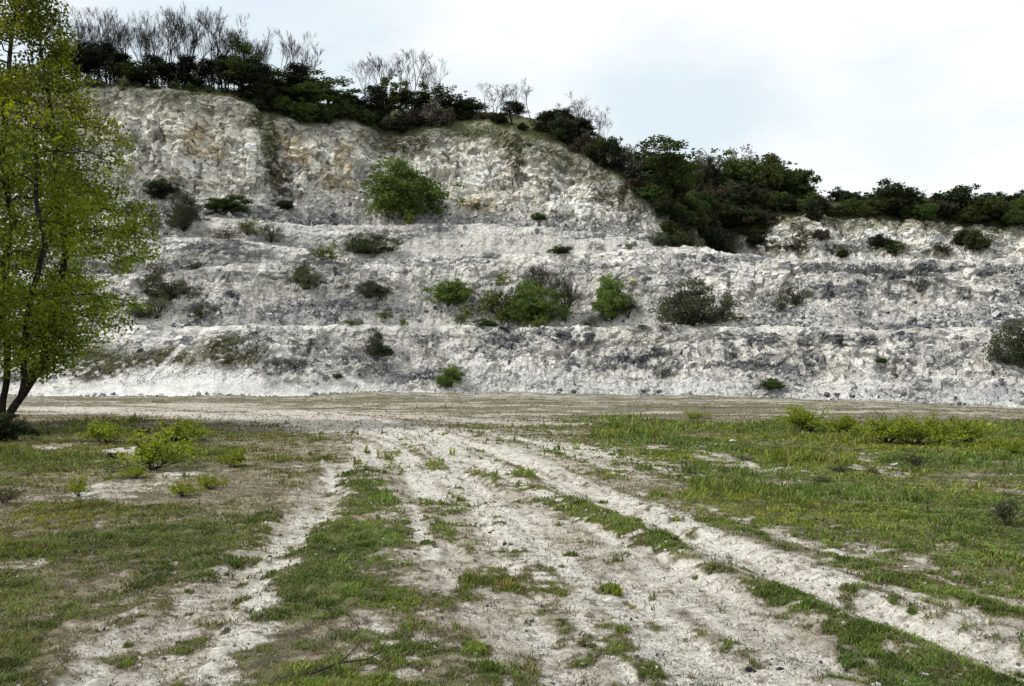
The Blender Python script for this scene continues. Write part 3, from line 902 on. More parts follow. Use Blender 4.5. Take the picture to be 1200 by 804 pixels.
dens = sstep(-.3, .5, fbm(pxf * .03, pxf * 0, 0.0, 3, 160)) > rng.uniform(0, 1, len(pxf))
xf, df = xf[dens], df[dens]
sz = .03 + .07 * rng.uniform(0, 1, len(xf)) ** 4 + .22 * rng.uniform(0, 1, len(xf)) ** 40
cl = mixcol((.24, .235, .23), (.58, .565, .53), rng.uniform(0, 1, len(xf)))
dkf = rng.uniform(0, 1, len(xf)) < .2
cl[dkf] = (.09, .092, .1)
scatter_stones("talus_debris", np.stack([xf, df, floor_masks(xf.astype(np.float32), df.astype(np.float32))[2] + sz * .3], 1), sz, cl, 8, "chalk fragments rolled out on to the floor along the foot of the face")
# small stones on the floor
NS = 30000
px = rng.uniform(-150, 1350, NS); py = rng.uniform(466, 840, NS)
Y = CAMZ * F / (py - HZ); X = (px - 600) / F * Y
cv, gn, hz, fr, br, a, b, _s = floor_masks(X, Y)
k = rng.uniform(0, 1, NS) < (.06 + .7 * br)
X, Y, hz = X[k], Y[k], hz[k]
sz = (.0025 + .011 * rng.uniform(0, 1, len(X)) ** 8) * np.clip(.6 + Y / 12, 1, 4)
cl = mixcol((.28, .26, .23), (.58, .56, .52), rng.uniform(0, 1, len(X)))
dk_ = rng.uniform(0, 1, len(X)) < .10
cl[dk_] = (.07, .072, .08)
scatter_stones("gravel", np.stack([X, Y, hz + sz * .2], 1), sz, cl, 6, "small chalk stones and flints scattered over the tracks")


def stone_thing(name, label, cat, pos, size, col, seed, group=None, scale=(1, 1, 1), rotz=None):
    V, Fc = rock_shape(seed, 4)
    rg = np.random.default_rng(seed)
    V = V * np.array(scale)
    t = np.clip(.5 + .5 * fbm(V[:, 0] * 2.2, V[:, 1] * 2.2, V[:, 2] * 2.2, 4, seed), 0, 1)
    c = mixcol(np.array(col) * .6, np.minimum(np.array(col) * 1.35, .75), t)
    if col[0] < .1 and group == 'boulders on the quarry face':
        ch = sstep(.45, .6, fbm(V[:, 0] * 3.4 + 7, V[:, 1] * 3.4, V[:, 2] * 3.4, 3, seed + 50))[:, None]
        c = c * (1 - ch) + np.array([[.40, .39, .36]]) * ch
    o = link(name, mesh_from(name, V, Fc, c, [M_STONE]), loc=Vector(pos))
    o.scale = (size,) * 3
    o.rotation_euler = (0, 0, rg.uniform(0, 6.28) if rotz is None else rotz)
    return tag(o, label, cat, group)


# ------------------------------------------------------------------ plants: skeletons, crowns, prototypes
def skeleton(rg, height, r0, spread=.5, levels=4, up=.25, nchild=(3, 5), lenfac=.62, stems=1, lean=.1, start=.3, wig=.18):
    """branching stems; returns segments P0,P1,R0,R1,level and the tips"""
    S = []; tips = []

    def grow(p, d, ln, r, lev):
        n = max(3, int(5 - lev * .5))
        seg = ln / n
        pts = [p]; rad = [r]
        for i in range(n):
            d = d + rg.normal(size=3) * wig + np.array([0, 0, up * .25])
            d /= np.linalg.norm(d)
            q = pts[-1] + d * seg
            rr = r * (1 - .72 * (i + 1) / n)
            S.append((pts[-1], q, rad[-1], rr, lev)); pts.append(q); rad.append(rr)
        tips.append((pts[-1], lev))
        if lev < levels:
            k = rg.integers(nchild[0], nchild[1] + 1)
            for j in range(k):
                f = start + (1 - start) * (j + rg.uniform(.1, .9)) / k
                i = min(n - 1, int(f * n)); t = f * n - i
                b = pts[i] * (1 - t) + pts[i + 1] * t
                ax = pts[i + 1] - pts[i]; ax /= np.linalg.norm(ax)
                side = rg.normal(size=3); side -= side.dot(ax) * ax; side /= np.linalg.norm(side)
                a = spread * rg.uniform(.6, 1.3)
                cd = ax * math.cos(a) + side * math.sin(a) + np.array([0, 0, up])
                cd /= np.linalg.norm(cd)
                grow(b, cd, ln * lenfac * rg.uniform(.7, 1.15) * (1.15 - .5 * f), max(rad[i] * .62, .004), lev + 1)

    for s in range(stems):
        d = np.array([0, 0, 1.0]) + np.append(rg.normal(size=2) * lean, 0)
        grow(np.array([0.0, 0, 0]) + np.append(rg.normal(size=2) * (.0 if stems == 1 else .12 * height * .2), 0), d / np.linalg.norm(d), height * rg.uniform(.85, 1.0) * .72, r0 * rg.uniform(.8, 1), 0)
    P0 = np.array([s[0] for s in S]); P1 = np.array([s[1] for s in S]); R0 = np.array([s[2] for s in S]); R1 = np.array([s[3] for s in S]); LV = np.array([s[4] for s in S])
    return P0, P1, R0, R1, LV, tips


def tube_mesh(name, sk, mat, minr=.0, sel=None, k=4):
    P0, P1, R0, R1, LV = sk[:5]
    m = np.ones(len(P0), bool) if sel is None else sel(LV)
    V, Fq = tubes(P0[m], P1[m], np.maximum(R0[m], minr), np.maximum(R1[m], minr), k)
    return mesh_from(name, V, Fq, None, [mat], smooth=True)


def crown_mesh(name, rg, clumps, radii, per, size, cA, cB, up=.25, width=.6, tip=None, mat=None):
    """clumps (n,3) centres, radii (n,), per leaves each; colours vary clump by clump and leaf by leaf"""
    n = len(clumps)
    cnt = np.maximum((per * (radii / radii.mean()) ** 2).astype(int), 6)
    idx = np.repeat(np.arange(n), cnt)
    m = len(idx)
    d = rg.normal(size=(m, 3)); d /= np.linalg.norm(d, axis=1, keepdims=True)
    r = rg.uniform(0, 1, m) ** .55
    P = clumps[idx] + d * (r * radii[idx])[:, None] * np.array([1.1, 1.1, .85])
    t = np.clip(rg.uniform(0, 1, n)[idx] * .65 + rg.uniform(0, 1, m) * .35, 0, 1)
    c = mixcol(cA, cB, t) * (.8 + .4 * rg.uniform(0, 1, m))[:, None]
    if tip is not None:
        tt = rg.uniform(0, 1, m) < tip[1]
        c[tt] = np.array(tip[0]) * (.8 + .4 * rg.uniform(0, 1, (tt.sum(), 1)))
    V, Fq, c = leaf_quads(P, np.full(m, size), c, rg, up, width)
    return mesh_from(name, V, Fq, c, [mat or M_LEAF])


def mound_clumps(rg, n, w, h, shape=1.0, rad=.22, gap=.0, base=.1, lob=.30):
    """clump centres filling a bush w wide and h high: several billows of unequal height"""
    k = rg.integers(5, 8)
    L = []
    for j in range(k):
        a = rg.uniform(0, 6.28); q = 0 if j == 0 else rg.uniform(.35, 1) * w * lob
        hh = h * (1.0 if j == 0 else rg.uniform(.5, .92)); ww = w * rg.uniform(.20, .32)
        L.append((math.cos(a) * q, math.sin(a) * q, hh, ww))
    out = []
    while len(out) < n:
        x, y, hh, ww = L[rg.integers(0, k)]
        d = rg.normal(size=3); d /= np.linalg.norm(d)
        r = rg.uniform(.25, 1) ** .45
        z = hh * (.55 + .45 * d[2] * r)
        if z < base * h * .6: continue
        out.append((x + d[0] * r * ww, y + d[1] * r * ww, z))
    c = np.array(out)
    r = rg.uniform(.5, 1.4, n) * rad * min(w, h) * .85
    ou = rg.uniform(0, 1, n) < .16
    m0 = np.array([0, 0, h * .25])
    c[ou] = m0 + (c[ou] - m0) * rg.uniform(1.1, 1.38, (ou.sum(), 1)); r[ou] *= .5
    return c, r


PROTO = {}


def proto(kind, *parts):
    PROTO.setdefault(kind, []).append(parts)


# --- bushes of the ledges and the hillside, each about 3 m
def bush(kind, seed, w, h, n, per, size, cA, cB, rad=.17, gap=0, up=.25, stems=7, tip=None, shape=1.0, width=.6, stem_r=.035, twig_lv=1, sk_h=.8, lob=.30):
    rg = np.random.default_rng(seed)
    c, r = mound_clumps(rg, n, w, h, shape, rad, gap, .1, lob)
    fol = crown_mesh(kind, rg, c, r, per, size, cA, cB, up, width, tip)
    sk = skeleton(rg, h * sk_h, stem_r, .5, twig_lv, .15, (3, 5), .6, stems, .45 * w / h / 1.2)
    st = tube_mesh(kind + "_stem", sk, M_BARK, .008)
    proto(kind, ("foliage", fol), ("stem", st))


for s in range(2):
    bush('green', 10 + s, 3.2, 2.7, 170, 60, .13, (.048, .09, .022), (.15, .23, .05), .11, up=.9, width=.38, lob=.24)
    bush('grey', 20 + s, 3.2, 2.5, 120, 56, .12, (.042, .056, .032), (.10, .118, .07), .12, up=.6, width=.4, stems=10, twig_lv=2, lob=.24)
    bush('yellow', 30 + s, 2.6, 2.7, 45, 34, .13, (.07, .10, .025), (.15, .18, .035), .13, up=.5, stems=9, twig_lv=2)
    bush('brown', 40 + s, 3.0, 2.4, 45, 34, .11, (.05, .042, .03), (.085, .08, .045), .15, up=.4, stems=14, twig_lv=2, width=.4)
    bush('sparse', 50 + s, 2.6, 2.8, 34, 38, .12, (.055, .075, .035), (.11, .13, .06), .12, up=.9, stems=12, twig_lv=2, width=.35)
    bush('dark', 60 + s, 3.6, 3.0, 75, 62, .20, (.012, .021, .008), (.038, .054, .018), .16, stems=6)
    bush('olive', 70 + s, 3.6, 2.9, 75, 60, .19, (.028, .038, .012), (.074, .084, .024), .15, stems=6)
    bush('leafy', 80 + s, 3.4, 3.2, 75, 60, .20, (.028, .060, .015), (.080, .125, .032), .15, stems=6)
    bush('bramble', 90 + s, 3.6, 2.2, 70, 40, .15, (.028, .023, .018), (.072, .058, .038), .17, stems=16, twig_lv=2)
    bush('blossom', 95 + s, 3.6, 3.0, 70, 48, .13, (.035, .036, .030), (.10, .10, .095), .15, stems=14, twig_lv=2, tip=((.32, .32, .31), .14))


# --- trees
def bare_tree(seed, h, stems, spread, nchild=(5, 7), levels=3):
    rg = np.random.default_rng(seed)
    sk = skeleton(rg, h, .11, spread * 1.25, levels, .22, nchild, .60, stems, .09, .38, .10)
    zmax = max(sk[1][:, 2].max(), .1); f = h / zmax
    sk = (sk[0] * f, sk[1] * f, sk[2], sk[3], sk[4])
    print("bare", len(sk[0]))
    proto('bare', ("trunk", tube_mesh("bare_trunk", sk, M_BARK, .03, lambda l: l == 0, 6)), ("crown", tube_mesh("bare_crown", sk, M_TWIG, .013, lambda l: l > 0, 3)))


for s, (st, sp) in enumerate(((1, .5), (2, .42), (1, .62), (3, .38), (2, .55), (1, .45))):
    bare_tree(400 + s, 10.0, st, sp)


def pine(seed, h, n, cA=(.006, .010, .006), cB=(.018, .026, .013), low=.3, w=.42):
    rg = np.random.default_rng(seed)
    sk = skeleton(rg, h, .16, 1.15, 1, .05, (10, 14), .30, 1, .06, low, .06)
    z = rg.uniform(low, 1, n); a = rg.uniform(0, 6.28, n)
    q = rg.uniform(.15, 1, n) ** .6 * (1.12 - .75 * z) * w * h * rg.uniform(.5, 1.1, n)
    cl = np.stack([np.cos(a) * q, np.sin(a) * q, z * h * .97], 1)
    fol = crown_mesh("pine", rg, cl, rg.uniform(.7, 1.4, n) * .085 * h, 90, .26, cA, cB, .2, .4)
    proto('pine', ("trunk", tube_mesh("pine_trunk", sk, M_BARK, .02, None, 5)), ("crown", fol))


for s in range(4):
    pine(420 + s, 7.0, 60 + 8 * s, low=(.42, .3, .5, .34)[s], w=(.42, .34, .46, .40)[s])


def broad(kind, seed, h, w, n, per, size, cA, cB, trunk=.3):
    rg = np.random.default_rng(seed)
    sk = skeleton(rg, h, .17, .6, 2, .15, (4, 6), .5, 1, .05, trunk, .1)
    c, r = mound_clumps(rg, n, w, h * (1 - trunk * .6), 1.0, .12)
    c[:, 2] += h * trunk * .6
    proto(kind, ("trunk", tube_mesh(kind + "_trunk", sk, M_BARK, .015, None, 5)), ("crown", crown_mesh(kind, rg, c, r, per, size, cA, cB, .2)))


for s in range(2):
    broad('greentree', 440 + s, 7.5, 5.2, 70, 75, .22, (.022, .045, .012), (.065, .10, .026), .25)
    broad('darktree', 450 + s, 7.0, 5.4, 70, 75, .22, (.014, .024, .009), (.042, .058, .020), .2)
broad('springtree', 460, 8.5, 4.0, 60, 75, .22, (.05, .075, .012), (.12, .14, .026), .2)


def sapling(seed, h, n, cA, cB, size=.048):
    rg = np.random.default_rng(seed)
    sk = skeleton(rg, h, .006, .5, 1, .30, (2, 4), .45, n, .5, .2, .2)
    for a_ in (sk[0], sk[1]):
        th_ = np.arctan2(a_[:, 1], a_[:, 0])
        a_[:, 2] *= .72 + .28 * np.cos(th_ * 3 + seed) * np.clip(np.hypot(a_[:, 0], a_[:, 1]) / .1, 0, 1)

    P0, P1 = sk[0], sk[1]
    m = len(P0) * 5
    i = rg.integers(0, len(P0), m); t = rg.uniform(0, 1, m)[:, None]
    P = P0[i] * (1 - t) + P1[i] * t + rg.normal(size=(m, 3)) * .03
    P = P[P[:, 2] > h * .15]
    c = mixcol(cA, cB, rg.uniform(0, 1, len(P)))
    V, Fq, c = leaf_quads(P, np.full(len(P), size), c, rg, .5, .5)
    proto('sapling', ("foliage", mesh_from("sapling", V, Fq, c, [M_LEAF_HERO])), ("stem", tube_mesh("sapling_stem", sk, M_BARK, .003)))


for s in range(5):
    sapling(470 + s, .85, 22, (.13, .185, .02), (.29, .32, .035))


def plant(name, kind, pos, h_scale, label, cat, group=None, w_scale=None, rz=None, variant=None, flat=False):
    """one thing: an Empty at the foot of the plant with its parts"""
    v = PROTO[kind][(variant if variant is not None else rng.integers(0, 99)) % len(PROTO[kind])]
    e = link(name, None, loc=Vector([float(a) for a in pos]))
    w = w_scale if w_scale is not None else h_scale
    e.scale = (w, w, h_scale)
    e.rotation_euler = (0, 0, rng.uniform(0, 6.28) if rz is None else rz)
    for pn, me in v:
        link(pn, me, parent=e)
    return tag(e, label, cat, group)


HT = {k: max((v.co.z for v in PROTO[k][0][0][1].vertices)) for k in PROTO if k not in ('bare', 'pine', 'greentree', 'darktree', 'springtree')}
HT.update(bare=10.0, pine=7.2, greentree=7.8, darktree=7.3, springtree=8.8)
WD = {}
for k in PROTO:
    xs = [v.co.x for v in PROTO[k][0][-1 if k in ('bare', 'pine', 'greentree', 'darktree', 'springtree') else 0][1].vertices]
    WD[k] = np.percentile(xs, 98) - np.percentile(xs, 2)

ORD = "first second third fourth fifth sixth seventh eighth ninth tenth eleventh twelfth thirteenth fourteenth fifteenth sixteenth seventeenth eighteenth nineteenth twentieth twenty-first twenty-second twenty-third twenty-fourth twenty-fifth twenty-sixth twenty-seventh twenty-eighth twenty-ninth thirtieth".split()


def by_sight(name, kind, px, py, wpx, hpx, label, cat, group=None, back=.6, rt0=0., rt1=99, sink=.1, **kw):
    """a plant whose foot is seen at (px, py) on the face and which looks wpx by hpx"""
    p = on_face(px, py, back, rt0, rt1)
    s = p[1] / F
    hs = hpx * s / HT[kind]; ws = wpx * s / WD[kind]
    p = p.copy(); p[2] -= sink * hs
    return plant(name, kind, p, hs, label, cat, group, ws, **kw)


LEDGE = [
    ('green', 475, 263, 76, 80, "large bright green bush standing alone under the high chalk cliff"),
    ('yellow', 479, 265, 12, 20, "small yellow green seedling bush in front of the large green bush"),
    ('dark', 188, 237, 44, 24, "low dark evergreen bush among pale boulders under the high cliff"),
    ('grey', 215, 277, 46, 42, "dark grey green bush on the third ledge near the pale boulders"),
    ('leafy', 273, 254, 38, 22, "rounded green bush at the foot of the scree below the high cliff"),
    ('brown', 264, 281, 42, 22, "low brownish bush on the edge of the third ledge"),
    ('yellow', 290, 281, 24, 24, "yellow tinged bush squeezed between two others on the third ledge"),
    ('sparse', 317, 287, 28, 28, "small green bush at the tapering end of the third ledge"),
    ('sparse', 180, 275, 26, 34, "thin grey bush beside the leafy tree on the third ledge"),
    ('dark', 338, 252, 26, 12, "flat dark bush at the foot of the mossy gully"),
    ('grey', 430, 298, 64, 27, "wide low grey green bush on the ledge below the large green bush"),
    ('yellow', 379, 307, 32, 24, "pale yellow green bush beside the wide low bush"),
    ('grey', 358, 347, 38, 32, "grey green bush halfway up the second slope"),
    ('grey', 196, 358, 44, 34, "dark grey green bush leaning over the rubble near the leafy tree"),
    ('sparse', 182, 377, 34, 34, "thin pale green bush at the top of the earth mound"),
    ('grey', 163, 377, 24, 16, "low grey bush on the mound top nearest the leafy tree"),
    ('sparse', 236, 382, 34, 26, "thin green bush on the first ledge beside the mound"),
    ('brown', 184, 322, 24, 22, "small brownish bush on the short ledge near the leafy tree"),
    ('sparse', 226, 318, 34, 14, "low thin weeds on the short ledge near the leafy tree"),
    ('grey', 440, 357, 36, 26, "compact dark bush on the rubble of the second slope"),
    ('green', 527, 367, 40, 36, "dense dark green bush on the second slope above a yellow seedling"),
    ('yellow', 539, 381, 15, 22, "yellow seedling bush on the first ledge below a dense bush"),
    ('yellow', 586, 383, 54, 60, "airy yellow green bush on the first ledge beside the tall green one"),
    ('green', 629, 383, 46, 62, "tall green bush at the centre of the first ledge"),
    ('brown', 628, 352, 40, 44, "brown twiggy bush rising behind the tall green bush"),
    ('sparse', 661, 382, 34, 66, "tall thin grey green bush next to the tall green bush"),
    ('yellow', 632, 384, 16, 18, "little yellow seedling at the foot of the tall green bush"),
    ('yellow', 593, 384, 14, 26, "upright yellow seedling at the foot of the airy bush"),
    ('green', 716, 382, 34, 62, "upright fresh green bush standing by itself on the first ledge"),
    ('sparse', 735, 381, 24, 34, "thin grey bush beside the upright fresh green bush"),
    ('grey', 808, 383, 82, 56, "big dark rounded bush on the first ledge, the widest there"),
    ('sparse', 930, 363, 40, 34, "thin grey green bush high on the slope above the dark rock beds"),
    ('sparse', 1078, 349, 28, 24, "thin tuft of stems below the undercut chalk block"),
    ('sparse', 914, 372, 22, 18, "small thin bush just below a larger thin bush on the slope"),
    ('grey', 1196, 434, 56, 60, "dark grey bush on the lowest face at the nearer end of the quarry"),
    ('grey', 439, 424, 26, 32, "dark bush clinging to the middle of the lowest face"),
    ('leafy', 450, 428, 16, 14, "small green bush just below the dark bush on the lowest face"),
    ('green', 527, 457, 25, 32, "small leafy bush growing at the very foot of the quarry face"),
    ('sparse', 776, 447, 24, 20, "low spreading weed near the foot of the face below dark boulders"),
    ('grey', 773, 289, 20, 18, "small round grey bush where the white cliff meets the wooded slope"),
    ('yellow', 738, 294, 8, 10, "tiny yellow seedling on the crest of the third ledge"),
    ('leafy', 902, 463, 26, 14, "low green weeds beside pale boulders at the foot of the face"),
    ('yellow', 451, 381, 16, 12, "low yellow weed on the first ledge near the compact dark bush"),
    ('yellow', 471, 382, 10, 14, "upright yellow weed on the first ledge"),
    ('yellow', 412, 383, 18, 9, "flat yellow weed on the edge of the first ledge"),
    ('yellow', 752, 401, 12, 9, "yellow green weed on the face below the first ledge"),
    ('sparse', 778, 398, 12, 10, "tiny grey weed on the face near a yellow green one"),
    ('brown', 838, 382, 24, 10, "low straw coloured weeds beside the big dark rounded bush"),
    ('yellow', 865, 382, 22, 10, "low yellow weeds on the first ledge past the big dark bush"),
    ('leafy', 655, 300, 20, 12, "low green weeds on the crest of the third ledge"),
    ('leafy', 565, 384, 22, 12, "low green weeds on the first ledge under the airy bush"),
    ('sparse', 690, 383, 24, 14, "low grey weeds between two upright bushes on the first ledge"),
    ('leafy', 628, 262, 14, 10, "small green weed on the scree below the mossy cliff"),
    ('sparse', 560, 252, 26, 10, "thin weeds on the scree behind the large green bush"),
    ('leafy', 1032, 432, 10, 8, "tiny green weed on the lowest face by a diagonal scar"),
    ('leafy', 395, 450, 10, 8, "tiny green weed near the foot of the lowest face"),
    ('grey', 110, 120, 18, 16, "small grey bush on the cliff edge by the leafy tree"),
    ('sparse', 143, 118, 18, 18, "thin bush rooted in the cliff just below the rim"),
]
for kind, px, py, w, h, lab in LEDGE:
    nm = {'yellow': 'seedling_bush'}.get(kind, 'bush')
    small = h < 15
    by_sight('weed' if small else nm, kind, px, py, w, h, lab, "weed" if small else "bush", "small weeds on the quarry ledges" if small else "bushes on the quarry ledges")

# ---- the bare trees along the cliff top, counted from the big leafy tree
BARE = [(83, 24), (109, 30), (121, 16), (133, 30), (152, 14), (173, 30), (183, 32), (193, 26), (212, 18), (226, 40), (244, 34), (256, 30), (268, 18), (279, 34), (76, 20), (90, 14), (102, 22), (115, 18), (127, 26), (138, 16), (146, 20), (158, 24), (168, 20), (178, 26), (188, 16), (197, 12), (206, 22), (216, 36), (237, 18), (250, 14), (262, 14), (274, 28), (284, 46), (297, 40), (310, 36), (322, 48), (336, 42), (350, 36)]
BARE.sort()
ORD += ['thirty-' + o_ for o_ in ORD[:9]]
for i, (px, top) in enumerate(BARE):
    t = on_line(px, 15.2 + .7 * ((i * 7) % 5) / 5)
    base_py = HZ - (t[2] - CAMZ) / t[1] * F
    h = (base_py - top + 3) * t[1] / F
    dk = "tall" if h > 12 else "slender" if h > 9 else "short"
    plant("bare_tree", 'bare', t, h / 10, f"{dk} leafless tree on the cliff top, {ORD[i]} one along from the big leafy tree", "tree", "leafless trees along the cliff top", h / 10 * rng.uniform(.8, 1.05), variant=i)
BARE2 = [(427, 70, "beside the bright olive tree on the rim"), (440, 66, "just behind the bright olive tree on the rim"), (470, 64, "with a dense crown past the bright olive tree"), (480, 68, "standing between the olive tree and the rounded dark trees"), (497, 76, "with pale twigs above the rounded dark trees"), (512, 76, "with a pointed crown above the rounded dark trees"),
         (568, 96, "first one on the grassy knoll"), (580, 104, "second one on the grassy knoll"), (594, 98, "third one on the grassy knoll"), (606, 106, "fourth one on the grassy knoll"), (622, 100, "with a round crown at the end of the grassy knoll"),
         (662, 118, "first one above the dark pines past the knoll"), (676, 112, "second one above the dark pines past the knoll"), (688, 122, "third one above the dark pines past the knoll"), (702, 126, "fourth one above the dark pines past the knoll"), (712, 136, "last one above the dark pines past the knoll"),
         (838, 176, "poking out of the scrub on the skyline")]
for i, (px, top, lab) in enumerate(BARE2):
    t = on_line(px, 15.6 + .4 * (i % 3) / 3)
    base_py = HZ - (t[2] - CAMZ) / t[1] * F
    h = (base_py - top + 2) * t[1] / F
    plant("bare_tree", 'bare', t, h / 10, "leafless tree " + lab, "tree", "leafless trees on the rim", h / 10 * (1.8 if h < 6 else 1.25), variant=i + 2)

EVER = [('pine', 74, 52, 26, "dark conifer peering over the top of the leafy tree"), ('pine', 100, 50, 28, "broad dark conifer beside the leafy tree's top"), ('pine', 124, 50, 26, "blackish conifer, the densest on the cliff top"), ('greentree', 155, 70, 26, "low grey green tree beside the blackish conifer"),
        ('pine', 180, 64, 28, "dark spreading pine near the middle of the high cliff top"), ('pine', 219, 64, 22, "slim pine with see-through branches on the cliff top"), ('pine', 246, 70, 26, "low flat-topped pine beside the brightest shrubs on the cliff top"),
        ('greentree', 282, 44, 34, "dark ivy-clad tree at the shoulder of the high cliff"), ('pine', 300, 70, 28, "dark conifer standing over the mossy gully"), ('greentree', 322, 78, 36, "green leafy tree at the head of the mossy gully"),
        ('pine', 348, 74, 26, "dark conifer between two green leafy trees"), ('greentree', 360, 88, 34, "green leafy tree leaning over the cliff edge"), ('greentree', 384, 82, 36, "tallest of the green trees past the mossy gully"),
        ('pine', 88, 58, 26, "dark conifer between the two beside the leafy tree's top"), ('pine', 112, 60, 30, "squat dark conifer touching the blackish conifer"), ('pine', 138, 62, 28, "dark conifer just past the blackish conifer"), ('darktree', 168, 76, 28, "low dark round tree under the leafless row"),
        ('pine', 200, 74, 28, "low dark pine between the spreading pine and the slim one"), ('darktree', 232, 80, 24, "small dark tree in a gap of the pines"), ('pine', 265, 66, 26, "dark pine next to the ivy-clad tree"), ('darktree', 312, 92, 32, "dark bushy tree low over the mossy gully"), ('darktree', 338, 96, 32, "dark bushy tree under the conifer past the gully"),
        ('darktree', 411, 114, 30, "low dark tree next to the bright olive tree"), ('springtree', 455, 78, 34, "bright olive tree standing out on the rim"), ('pine', 438, 98, 24, "dark conifer partly hidden by the bright olive tree"), ('darktree', 484, 94, 30, "dark tree beside the bright olive tree"),
        ('darktree', 506, 98, 34, "dark twiggy tree in the middle of the rim clump"), ('darktree', 532, 102, 36, "rounded dark tree at the edge of the grassy knoll"), ('pine', 600, 118, 24, "small dark pine among bare trees on the knoll"), ('pine', 640, 132, 24, "dark pine at the end of the grassy knoll"),
        ('pine', 654, 130, 34, "spiky black pine past the grassy knoll"), ('pine', 680, 140, 30, "dark pine over the descending rim"), ('greentree', 775, 150, 44, "round dark tree standing above the wooded slope")]
for i, (k, px, top, w, lab) in enumerate(EVER):
    t = on_line(px, 15.1 + .5 * ((i * 3) % 4) / 4)
    base_py = HZ - (t[2] - CAMZ) / t[1] * F
    h = max((base_py - top), 14) * t[1] / F
    plant({'pine': 'pine_tree', 'greentree': 'leafy_tree', 'darktree': 'leafy_tree', 'springtree': 'leafy_tree'}[k], k, t, h / HT[k], lab, "tree", "evergreen and leafy trees on the rim", w * t[1] / F / WD[k] * 1.25, variant=i)

# ---- scrub along the rim and over the far slope: (kind, px, foot line, width, height), labelled by kind, belt and count
SCRUB = []
srg = np.random.default_rng(99)
kinds_hill = ['dark', 'olive', 'leafy', 'bramble', 'dark', 'leafy', 'olive', 'blossom']
for i, (px, w, h, k) in enumerate([(118, 24, 10, 'dark'), (138, 22, 8, 'olive'), (160, 24, 11, 'leafy'), (182, 22, 9, 'olive'), (205, 26, 17, 'leafy'), (222, 28, 14, 'leafy'), (245, 24, 9, 'olive'), (262, 28, 13, 'leafy'), (285, 28, 16, 'dark'), (305, 28, 22, 'dark'), (330, 32, 24, 'leafy'),
                                   (352, 34, 28, 'leafy'), (372, 32, 30, 'leafy'), (398, 32, 26, 'leafy'), (412, 28, 26, 'olive'), (425, 26, 22, 'leafy'), (440, 30, 24, 'dark'), (458, 26, 20, 'blossom'), (472, 30, 24, 'dark'), (490, 34, 30, 'bramble'), (505, 34, 36, 'blossom'), (520, 30, 30, 'bramble'), (540, 30, 28, 'dark')]):
    if px < 290: h *= .75
    SCRUB.append(('rim', k, px, (15.0 if px < 300 else 14.75 if px < 420 else 14.9) + .35 * ((i * 5) % 3) / 3, w, h))
for px, w, h, k in [(566, 22, 12, 'bramble'), (588, 24, 14, 'dark'), (612, 20, 10, 'dark'), (640, 30, 24, 'olive'), (655, 34, 30, 'dark'), (672, 36, 32, 'dark'), (690, 36, 36, 'bramble'), (705, 36, 34, 'olive'), (720, 38, 40, 'dark'), (733, 34, 40, 'blossom'), (748, 38, 44, 'blossom'), (765, 36, 34, 'leafy'), (775, 34, 24, 'olive')]:
    SCRUB.append(('rim', k, px, 14.75 + srg.uniform(0, .5), w, h))
for belt, t0, t1, n, (w0, w1), (h0, h1) in (('crest', 15.4, 16, 30, (30, 46), (22, 32)), ('upper', 14.55, 15.4, 30, (32, 50), (22, 32)), ('middle', 13.4, 14.5, 24, (30, 46), (18, 28)), ('lower', 10.6, 13.2, 15, (28, 44), (14, 24)), ('foot', 9.2, 10.6, 10, (26, 40), (10, 16))):
    lo, hi = {'crest': (768, 1230), 'upper': (745, 1235), 'middle': (775, 885), 'lower': (780, 885), 'foot': (800, 880)}[belt]
    for j in range(n):
        px = lo + (hi - lo) * (j + srg.uniform(.1, .9)) / n
        k = kinds_hill[srg.integers(0, len(kinds_hill))]
        if px > 955 and belt == 'crest':
            k = ['dark', 'bramble', 'olive', 'dark'][srg.integers(0, 4)]
        if k == 'blossom' and px > 900: k = 'bramble'
        sc = 1.55 if (belt == 'crest' and 785 < px < 945) else .62 if (px > 900 and belt == 'crest') else .8 if px > 900 else 1
        SCRUB.append((belt, k, px, srg.uniform(t0, t1) - (.42 if belt == 'upper' and px > 890 else 0), srg.uniform(w0, w1) * (.8 + .2 * min(sc, 1)), srg.uniform(h0, h1) * sc))
for px, t, w, h, k in [(888, 13.2, 30, 22, 'leafy'), (902, 13.7, 22, 16, 'bramble'), (955, 13.5, 24, 26, 'dark'), (962, 12.4, 26, 18, 'bramble'), (1030, 12.2, 44, 16, 'dark'), (1048, 12.0, 40, 18, 'leafy'), (1130, 12.4, 30, 20, 'dark'), (1142, 12.2, 30, 22, 'olive'), (890, 12.2, 40, 14, 'dark'), (930, 12.0, 36, 10, 'bramble'), (990, 11.9, 40, 10, 'dark'), (1100, 12.0, 40, 12, 'bramble'), (1175, 14.6, 40, 26, 'dark'), (1200, 14.8, 44, 30, 'leafy'), (1040, 14.9, 60, 36, 'dark'), (1130, 15, 70, 40, 'dark'), (1148, 14.6, 60, 36, 'olive')]:
    SCRUB.append(('far cliff', k, px, t, w, h))
WORDS = {'dark': 'dark evergreen bush', 'olive': 'olive green bush', 'leafy': 'mid green leafy bush', 'bramble': 'brown bramble thicket', 'blossom': 'pale blossoming bush'}
WHERE = {'rim': 'on the high cliff rim', 'crest': 'on the slope crest', 'upper': 'in the upper belt of the slope', 'middle': 'in the middle belt of the slope', 'lower': 'in the lower belt of the slope', 'foot': 'at the slope foot', 'far cliff': 'around the small far cliff'}
SCRUB.sort(key=lambda s: s[2])
count = {}
total = {}
for s in SCRUB:
    total[s[:2]] = total.get(s[:2], 0) + 1
